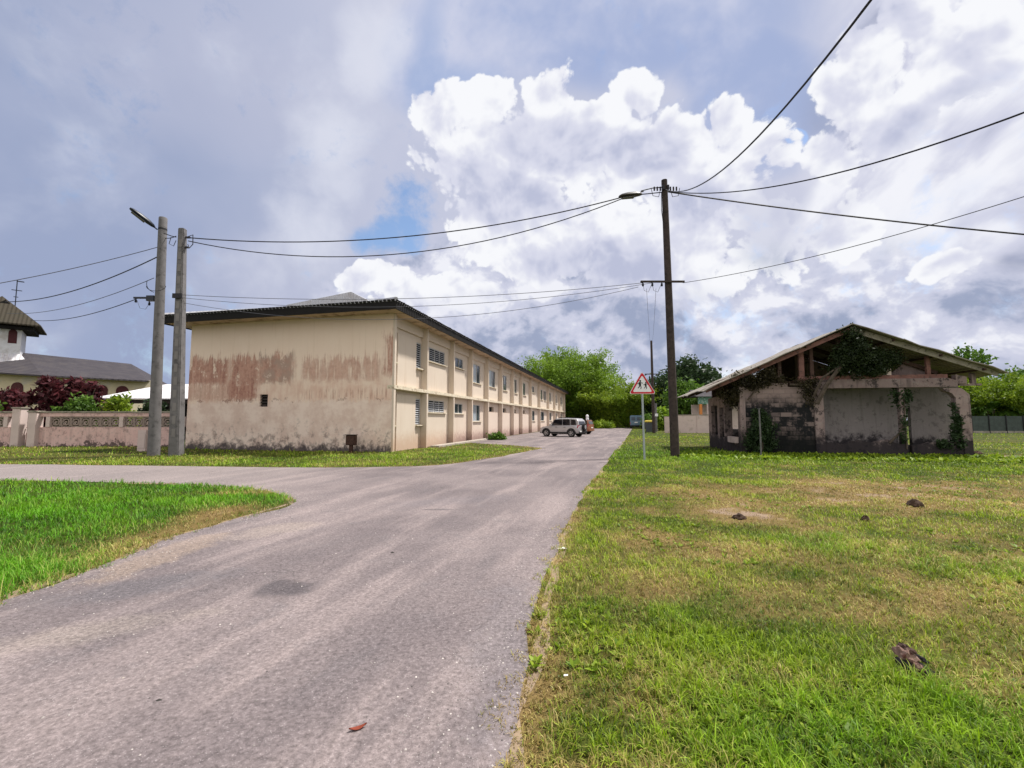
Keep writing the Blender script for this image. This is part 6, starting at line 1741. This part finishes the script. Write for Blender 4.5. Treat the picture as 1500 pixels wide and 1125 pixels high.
def suv(name, label, loc, rz, paint, L=4.05, Wd=1.70, Hh=1.70, spare=True, cat='car', group=None):
    t = empty(name, (loc[0], loc[1], 0.0), rz, label, cat, group)
    h = L / 2; w = Wd / 2
    # nose at +x
    st = [(-h, .42, .98, w * .93), (-h + .06, .36, 1.02, w * .98), (-h + .5, .30, 1.05, w), (-.3, .28, 1.02, w), (.75, .28, .99, w), (1.0, .28, .97, w), (h - .35, .30, .90, w * .97), (h - .08, .36, .78, w * .90), (h, .42, .62, w * .82)]
    body = MB().loft([body_ring(*s) for s in st]).build('body', paint, t, smooth=True)
    # greenhouse: painted shell with dark glazing set proud
    gh = [(-h + .05, .985, 1.03, w * .88), (-h + .16, 1.0, 1.50, w * .86), (-h + .32, 1.0, Hh - .06, w * .80), (-.3, 1.0, Hh, w * .80), (.35, .99, Hh - .06, w * .79), (.62, .98, 1.40, w * .83), (1.02, .96, 1.0, w * .86)]
    def gring(x, zb, zt, hw):
        f = (zt - zb) / (Hh - 1.0); top = hw * (1 - .06 * f)
        pts = [(hw * 1.03, zb), (hw * 1.01, zb + (zt - zb) * .5), (top, zt - .05 * f), (top * .86, zt)]
        return [Vector((x, y, z)) for y, z in pts] + [Vector((x, -y, z)) for y, z in reversed(pts)]
    MB().loft([gring(*g) for g in gh]).build('cabin', paint, t, smooth=True)
    for s in (-1, 1):
        def win(pts, nm='side_window'):
            mb = MB(); q = []
            for x, z in pts:
                f = (z - 1.0) / (Hh - 1.0); y = w * (.885 - .075 * f) + .012
                q.append(Vector((x, s * y, z)))
            mb.prism(q, (0, s * .012, 0)); mb.build(nm, M['car_glass'], t)
        win([(-.32, 1.05), (.80, 1.04), (.42, 1.54), (-.32, 1.58)])
        win([(-1.12, 1.06), (-.40, 1.05), (-.40, 1.58), (-1.05, 1.58)])
        win([(-1.72, 1.09), (-1.22, 1.07), (-1.17, 1.57), (-1.62, 1.53)])
        mb = MB(); mb.box(.62, .84, s * (w + .02) if s > 0 else s * (w + .20), s * (w + .20) if s > 0 else s * (w + .02), 1.02, 1.17)
        mb.build('wing_mirror', paint, t, bevel=.03)
        mb = MB()
        for x in (-.62, .22): mb.box(x - .09, x + .09, min(s * (w - .01), s * (w + .02)), max(s * (w - .01), s * (w + .02)), .86, .89)
        mb.build('door_handle', M['plastic'], t)
        mb = MB(); mb.box(-1.0, .95, min(s * (w - .03), s * (w + .014)), max(s * (w - .03), s * (w + .014)), .32, .44); mb.build('sill_trim', M['plastic'], t, bevel=.01)
        # dark arches
        for x in (-1.27, 1.27):
            mb = MB(); r0, r1 = .34, .45; n = 14
            q = np.linspace(-.15, PI + .15, n)
            for a, b in zip(q[:-1], q[1:]):
                mb.prism([(x + r0 * math.cos(a), s * (w - .02), .34 + r0 * math.sin(a)), (x + r1 * math.cos(a), s * (w - .02), .34 + r1 * math.sin(a)),
                          (x + r1 * math.cos(b), s * (w - .02), .34 + r1 * math.sin(b)), (x + r0 * math.cos(b), s * (w - .02), .34 + r0 * math.sin(b))], (0, s * .035, 0))
            mb.build('wheel_arch', M['plastic'], t)
            wheel(t, x, s * (w - .10), .34, .22, s)
        MB().prism([(-h - .01, s * w * .62, .80), (-h - .01, s * w * .93, .80), (-h + .16, s * (w + .004), .82), (-h + .10, s * (w + .004) , 1.05), (-h + .02, s * w * .90, 1.05), (-h + .01, s * w * .66, 1.03)], (.02, 0, 0)).build('tail_light', M['taillight'], t)
        MB().prism([(h - .05, s * w * .45, .62), (h - .06, s * w * .84, .64), (h - .22, s * w * .93, .76), (h - .10, s * w * .55, .76)], (.03, 0, .01)).build('headlight', M['headlight'], t)
    MB().prism([(-h + .03, -w * .72, 1.10), (-h + .03, w * .72, 1.10), (-h + .21, w * .66, 1.54), (-h + .21, -w * .66, 1.54)], (-.015, 0, .004)).build('rear_window', M['car_glass'], t)
    MB().prism([(1.03, -w * .78, 1.03), (1.03, w * .78, 1.03), (.46, w * .68, 1.58), (.46, -w * .68, 1.58)], (.012, 0, .012)).build('windscreen', M['car_glass'], t)
    MB().box(-h - .07, -h + .05, -w * .92, w * .92, .36, .56).build('rear_bumper', M['plastic'] if spare else paint, t, bevel=.03)
    MB().box(h - .06, h + .04, -w * .80, w * .80, .30, .52).build('front_bumper', paint, t, bevel=.03)
    if spare:
        sp = empty('spare_wheel', (-h - .13, -.05, .88)); sp.parent = t
        rings = [[Vector((a, .33 * b * math.cos(q), .33 * b * math.sin(q))) for q in np.linspace(0, 2 * PI, 25)[:-1]] for a, b in ((.10, .9), (.08, 1), (-.08, 1), (-.11, .9), (-.11, .3))]
        MB().loft(rings).build('tyre', M['tyre'], sp, smooth=True)
        MB().loft([[Vector((a, .18 * b * math.cos(q), .18 * b * math.sin(q))) for q in np.linspace(0, 2 * PI, 19)[:-1]] for a, b in ((-.112, 1), (-.125, .8), (-.125, .1))]).build('rim', M['alloy'], sp)
        MB().box(-h - .085, -h - .072, .38, .80, .46, .57).build('number_plate', M['plate'], t)
        MB().box(-1.5, .1, -w * .62, -w * .58, Hh + .02, Hh + .06).build('roof_rail', M['plastic'], t); MB().box(-1.5, .1, w * .58, w * .62, Hh + .02, Hh + .06).build('roof_rail', M['plastic'], t)
    else: MB().box(-h - .085, -h - .072, -.25, .25, .66, .77).build('number_plate', M['plate'], t)
    return t
c = gp(822, 639.5)
suv('parked_car', 'silver off-road car with a spare wheel on its tail, parked nose to the cream block', (c.x + .15, c.y), math.radians(180 - 34), M['car_paint'])
c2 = gp(846, 636.5)
suv('parked_car', 'copper-brown car mostly hidden behind the silver off-road car', (c2.x - .1, c2.y + 1.4), math.radians(180 - 30), M['car_brown'], 3.8, 1.66, 1.52, False)
# white capped post behind the cars
p = gp(860.5, 632.5)
t = empty('white_post', (p.x, p.y, 0), 0, 'stubby white post with a rounded head standing behind the parked cars', 'post')
MB().tube([(0, 0, -.05), (0, 0, 1.7), (0, 0, 1.85)], [.20, .20, .15], 12).build('shaft', M['white_paint'], t, smooth=True)
MB().tube([(0, 0, 1.85), (0, 0, 1.95), (0, 0, 2.15), (0, 0, 2.22)], [.10, .20, .18, .06], 12).build('head', M['white_paint'], t, smooth=True)

def van():
    p = gp(932, 628.0)
    t = empty('delivery_van', (p.x, p.y, 0), math.radians(-16), 'dull blue box van standing at the far end of the lane', 'van')
    w = 1.05; h = 2.35
    MB().box(-w, w, 0, 4.6, .42, h).build('body', M['van_blue'], t, bevel=.10)
    MB().box(-w + .02, w - .02, -.10, -.003, .38, .62).build('bumper', M['plastic'], t, bevel=.02)
    for s in (-1, 1):
        d = MB().box(min(s * .02, s * (w - .08)), max(s * .02, s * (w - .08)), -.022, -.003, .70, h - .10).build('rear_door', M['van_blue'], t, bevel=.006)
        MB().box(min(s * .14, s * .82), max(s * .14, s * .82), -.030, -.024, 1.45, 2.05).build('window', M['glass'], d)
        MB().box(min(s * (w - .07), s * (w - .002)), max(s * (w - .07), s * (w - .002)), -.02, -.003, .75, 1.15).build('tail_light', M['taillight'], t)
        for y in (.9, 3.7): wheel(t, s * (w - .12), y, .34, .22, s).rotation_euler = (0, 0, PI / 2)
    for o in t.children:
        if o.name.startswith('wheel'): o.rotation_euler = (0, 0, PI / 2)
    MB().box(-.28, .28, -.036, -.024, 1.02, 1.20).build('number_plate', M['plate'], t)
van()
def bin_():
    p = gp(951.5, 634.0)
    t = empty('wheelie_bin', (p.x, p.y, 0), math.radians(-12), 'grey wheelie bin with a yellow lid beside the lane, right of the van', 'bin')
    MB().loft([[Vector((a * (.40 + .10 * u), b * (.36 + .12 * u), .10 + u * 1.15)) for a, b in ((-1, -1), (1, -1), (1, 1), (-1, 1))] for u in (0, .5, 1)]).build('tub', M['bin'], t, bevel=.03)
    MB().loft([[Vector((a * .55 * k, b * .53 * k, z)) for a, b in ((-1, -1), (1, -1), (1, 1), (-1, 1))] for z, k in ((1.253, 1), (1.36, 1), (1.50, .75))]).build('lid', M['bin_lid'], t, bevel=.03)
    for s in (-1, 1): MB().tube([(s * .36, .40, .12), (s * .44, .40, .12)], .12, 12).build('wheel', M['tyre'], t)
bin_()
# pale boundary wall right of the wooden pole, with the house corner above it
def pale_wall():
    a = gp(977.5, 634); b = hp(1062, 632, a.y - 1.5)
    d = Vector((b.x - a.x, b.y - a.y)); L = d.length; rz = math.atan2(d.y, d.x); z = hp(990, 608.5, a.y).z
    t = empty('boundary_wall', (a.x, a.y, 0), rz, 'pale pinkish plain wall between the wooden pole and the ruined house', 'wall')
    MB().box(.3, L, -.1, .1, -.05, z).build('panel', M['palewall'], t)
    MB().box(.3, L, -.14, .14, z + .003, z + .09).build('coping', M['coping'], t)
    MB().box(-.3, .297, -.28, .28, -.05, z - .15).build('pillar', M['palewall'], t, bevel=.02)
    MB().box(L * .52, L * .52 + .4, -.16, -.103, -.05, z).build('pillar', M['palewall'], t, bevel=.01)
    MB().box(-.36, L, -.22, .22, -.05, .12).build('plinth', M['kerb'], t) if False else None
pale_wall()
def veranda():
    Y = 60.0; a = hp(1024, 600, Y); b = hp(1062, 600, Y)
    t = empty('far_house', (a.x, Y, 0), 0, 'partly hidden house with an orange post and green fascia left of the ruin', 'house')
    L = b.x - a.x; z0 = hp(1024, 592, Y).z; z1 = hp(1024, 581, Y).z
    MB().box(-.1, L + 4, -.06, .06, z0, z1).build('fascia', M['green_panel'], t)
    MB().box(0.05, .38, -.12, .12, 0, z0 - .003).build('post', M['orange'], t)
    MB().box(1.05, 1.35, -.12, .12, 0, z0 - .003).build('post', M['palewall'], t)
    MB().box(.0, L + 4, 2.4, 2.6, 0, z0).build('wall', M['palewall'], t)
    rf = MB(); rf.prism([(-.6, -.6, z1 + .003), (-.6, 3.6, z1 + .003), (-.6, 1.5, z1 + 1.0)], (L + 5, 0, 0)); rf.build('roof', M['church_roof'], t)
    MB().box(.9, 1.0, 2.35, 2.397, .9, 2.0).build('window', M['glass'], t)
veranda()
# shade-cloth fence and white roofs at the right edge
def shade_fence():
    a = gp(1424, 634.5); L = 18.0; zt = hp(1440, 609.5, a.y).z
    t = empty('fence', (a.x, a.y, 0), 0, 'dark green shade-cloth fence on posts at the right edge of the field', 'fence')
    MB().box(0, L, -.02, .02, .25, zt).build('cloth', M['mesh_green'], t)
    for k in range(10): MB().tube([(k * L / 9, -.08, -.05), (k * L / 9, -.08, zt + .1)], .055, 8).build('post', M['plastic'], t)
    MB().box(0, L, -.10, .10, -.05, .247).build('kerb', M['coping'], t)
shade_fence()
def far_roofs():
    Y = 62.0
    a = hp(1476, 578.5, Y); b = hp(1480, 600, Y); 
    t = empty('far_building', (a.x, Y, 0), 0, 'dark open building with two thin white roof edges at the right edge', 'building')
    z1, z2 = a.z, b.z
    MB().box(-.4, 16, -2.0, 5, z1 - .18, z1).build('roof', M['sheet_white'], t)
    MB().box(.2, 16, -1.2, 1.0, z2 - .16, z2).build('canopy', M['sheet_white'], t)
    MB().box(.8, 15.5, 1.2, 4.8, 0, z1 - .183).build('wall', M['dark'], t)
    for k in range(4): MB().box(.5 + k * 3, .62 + k * 3, -1.0, -.88, 0, z2 - .163).build('post', M['pole_wood'], t)
far_roofs()

# ---- small things lying about
def lump(name, label, cat, p, sx, sy, sz, m, seed, rz=0.0, bits=1):
    rng = random.Random(seed); mb = MB()
    n = 11
    for b in range(bits):
        k_ = 1.0 if b == 0 else rng.uniform(.35, .65)
        ox, oy = (0, 0) if b == 0 else (rng.uniform(-.8, .8) * sx, rng.uniform(-.8, .8) * sy)
        rings = []
        for (u, r) in ((0, .80), (.25, 1.0), (.55, .85), (.85, .52), (1.0, .18)):
            rings.append([Vector((ox + math.cos(q) * sx * k_ * r * (1 + rng.uniform(-.28, .28)), oy + math.sin(q) * sy * k_ * r * (1 + rng.uniform(-.28, .28)), sz * k_ * u + rng.uniform(-.12, .12) * sz)) for q in np.linspace(0, 2 * PI, n + 1)[:-1]])
        for q in rings[0]: q.z = -.005
        mb.loft(rings)
    o = mb.build(name, m, loc=(p[0], p[1], 0)); o.rotation_euler = (0, 0, rz)
    return tag(o, label, cat)
lump('earth_mound', 'dark earth clod in the dry grass, farthest to the right', 'earth clod', gp(1340, 742), .11, .09, .13, M['dung'], 1, 0, 7)
lump('earth_mound', 'small dark earth clod in dry grass between the two larger ones', 'earth clod', gp(1268, 764), .055, .05, .09, M['dung'], 2, 0, 4)
lump('earth_mound', 'reddish dark earth clod in the bare patch nearest the road', 'earth clod', gp(1083, 760), .08, .08, .08, M['dung'], 3, 0, 7)
lump('stone', 'reddish stone at the edge of the dirt track right of the ruin', 'stone', gp(1432, 665), .22, .15, .14, M['dung'], 9)
def husk():
    p = gp(1338, 984)
    t = empty('charred_husk', (p.x, p.y, .060), math.radians(-62), 'torn tan and charred black husk lying in the near grass', 'husk')
    t.rotation_euler = (0.15, math.radians(20), math.radians(-58))
    rng = random.Random(3)
    def chunk(L, r0, m, name, off, seed):
        rg = random.Random(seed); rings = []
        for u in np.linspace(0, 1, 7):
            r = r0 * (0.45 + 0.75 * math.sin(PI * (.10 + .80 * u))) * rg.uniform(.75, 1.2); x = (u - .5) * L
            rings.append([Vector((x + off[0] + rg.uniform(-.008, .008), off[1] + math.cos(q) * r * rg.uniform(.65, 1.3), off[2] + math.sin(q) * r * .75 * rg.uniform(.65, 1.3))) for q in np.linspace(0, 2 * PI, 10)[:-1]])
        return MB().loft(rings).build(name, m, t)
    chunk(.12, .042, M['husk'], 'husk', (-.035, 0, .015), 1)
    chunk(.10, .030, M['char'], 'charred_end', (.055, .012, -.012), 2)
    chunk(.09, .026, M['char'], 'underside', (-.02, -.045, -.015), 3)
    chunk(.08, .020, M['rust'], 'fibre', (-.045, .020, .042), 4)
    chunk(.07, .014, M['char'], 'splinter', (.02, .040, .022), 5)
    chunk(.05, .016, M['husk'], 'fragment', (.04, -.03, .012), 6)
husk()
def scrap(name, label, cat, p, s, m, seed, rz=0, z=.012):
    rng = random.Random(seed); mb = MB(); n = 9
    top = [Vector((math.cos(q) * s * (1 + rng.uniform(-.35, .35)), math.sin(q) * s * .55 * (1 + rng.uniform(-.35, .35)), rng.uniform(.1, .35) * s)) for q in np.linspace(0, 2 * PI, n + 1)[:-1]]
    c = Vector((0, 0, s * .28)); k = len(mb.v)
    mb.v += [tuple(v) for v in top] + [tuple(v - Vector((0, 0, s * .10))) for v in top] + [tuple(c), tuple(c - Vector((0, 0, s * .1)))]
    for i in range(n):
        j = (i + 1) % n; mb.f += [(i, j, 2 * n), (n + j, n + i, 2 * n + 1), (i, n + i, n + j, j)]
    o = mb.build(name, m, loc=(p[0], p[1], z)); o.rotation_euler = (0, 0, rz); return tag(o, label, cat)
scrap('litter', 'crumpled white litter on the road edge against the dry grass', 'litter', gp(824, 806), .055, M['paper'], 4)
scrap('litter', 'pale scrap of litter half sunk in the near grass by the road', 'litter', gp(829, 998), .018, M['paper'], 14, .4, .03)
lf = MB()
n = 10; L = .042
pts = [(-L + 2 * L * u, .013 * math.sin(PI * u) ** .8, .006 + .012 * (2 * u - 1) ** 2) for u in np.linspace(0, 1, n)]
for (a, b) in zip(pts[:-1], pts[1:]):
    lf.prism([(a[0], -a[1], a[2]), (b[0], -b[1], b[2]), (b[0], 0, b[2] - .005), (a[0], 0, a[2] - .005)], (0, 0, .002)); lf.prism([(a[0], 0, a[2] - .005), (b[0], 0, b[2] - .005), (b[0], b[1], b[2]), (a[0], a[1], a[2])], (0, 0, .002))
p = gp(524, 1071); o = lf.build('fallen_leaf', M['redleaf'], loc=(p.x, p.y, .008)); o.rotation_euler = (0, 0, .5)
tag(o, 'curled red-brown fallen leaf on the near asphalt', 'leaf')
lump('pebble', 'dark pebble on the asphalt, nearest the left grass corner', 'pebble', gp(233, 1028), .018, .012, .014, M['pebble'], 21)
lump('pebble', 'tiny dark pebble in the middle of the road before the junction', 'pebble', gp(575, 811), .022, .014, .02, M['pebble'], 22)
lump('pebble', 'pale-edged pebble on the asphalt left of the road centre', 'pebble', gp(180, 995), .014, .010, .010, M['kerb'], 23)

# loose chippings along the worn edges of the asphalt
def gravel():
    rng = np.random.default_rng(77); V = []; F = []
    P = []
    for line, side, lo, hi, n in ((smooth(right_edge), -1, 1.0, 14.0, 1500), (smooth(patch_line), -1, 2.5, 10.5, 1900)):
        L = np.array(line); L = L[(L[:, 1] > lo) & (L[:, 1] < hi)] if side else L
        i = rng.integers(0, len(L) - 1, n); u = rng.random(n)[:, None]
        q = L[i] * (1 - u) + L[i + 1] * u
        tn = L[i + 1] - L[i]; tn /= np.linalg.norm(tn, axis=1)[:, None] + 1e-9
        nr = np.stack([-tn[:, 1], tn[:, 0]], 1)
        if line is not None and lo == 1.0: q = q + nr * (np.abs(rng.normal(size=n)) * .28)[:, None]
        else: q = q + nr * (np.abs(rng.normal(size=n)) * .40)[:, None]
        P.append(q)
    # a thin scatter over the whole near lane
    q = np.stack([rng.uniform(-4.3, 0.3, 1600), rng.uniform(1.6, 9.5, 1600)], 1); P.append(q)
    P = np.concatenate(P); P = P[in_poly(P[:, 0], P[:, 1], RP)]; n = len(P)
    s = 0.0025 + 0.0055 * rng.random(n) ** 2.2
    o = np.array([[1, 0, 0], [0, 1, 0], [-1, 0, 0], [0, -1, 0], [0, 0, .9]]) [None] * s[:, None, None]
    o = o * (0.7 + 0.6 * rng.random((n, 5, 1)))
    a = rng.random(n) * 2 * PI; c, si = np.cos(a)[:, None], np.sin(a)[:, None]
    X = o[..., 0] * c - o[..., 1] * si; Y = o[..., 0] * si + o[..., 1] * c
    V = np.stack([X + P[:, :1], Y + P[:, 1:], o[..., 2] + .0085], -1).reshape(-1, 3)
    T = (np.arange(n) * 5)[:, None, None] + np.array([[0, 1, 4], [1, 2, 4], [2, 3, 4], [3, 0, 4]])[None]
    m, nt = new_mat("chippings"); r = nt.attr('rnd')
    finish(nt, nt.mix(r, (0.09, 0.078, 0.078), (0.52, 0.47, 0.44)), 0.9)
    g = mesh_np('gravel', V, [T.reshape(-1, 3)], m, attrs={'rnd': np.repeat(rng.random(n) ** 1.5, 5)})
    tag(g, 'loose pale and dark chippings along the worn edges of the asphalt', 'gravel', kind='stuff')
gravel()

# repeats of one kind share a group
GROUPS = {'utility_pole': 'utility poles along the lane', 'tree': 'trees beyond the buildings', 'bamboo_clump': 'bamboo clumps beyond the buildings',
          'croton': 'red crotons behind the garden wall', 'climbing_plant': 'creepers on the ruined house', 'earth_mound': 'earth clods in the dry grass',
          'pebble': 'pebbles on the asphalt', 'parked_car': 'cars parked by the cream block', 'gate_pillar': 'pillars of the garden gate',
          'garden_wall': 'breeze-block garden walls', 'bush': 'bushes along the lane and field', 'litter': 'litter at the road edge', 'shrub': 'shrubs by the walls'}
for o in scene.objects:
    if o.parent is None and 'label' in o and 'group' not in o:
        b = o.name.split('.')[0]
        if b in GROUPS: o['group'] = GROUPS[b]
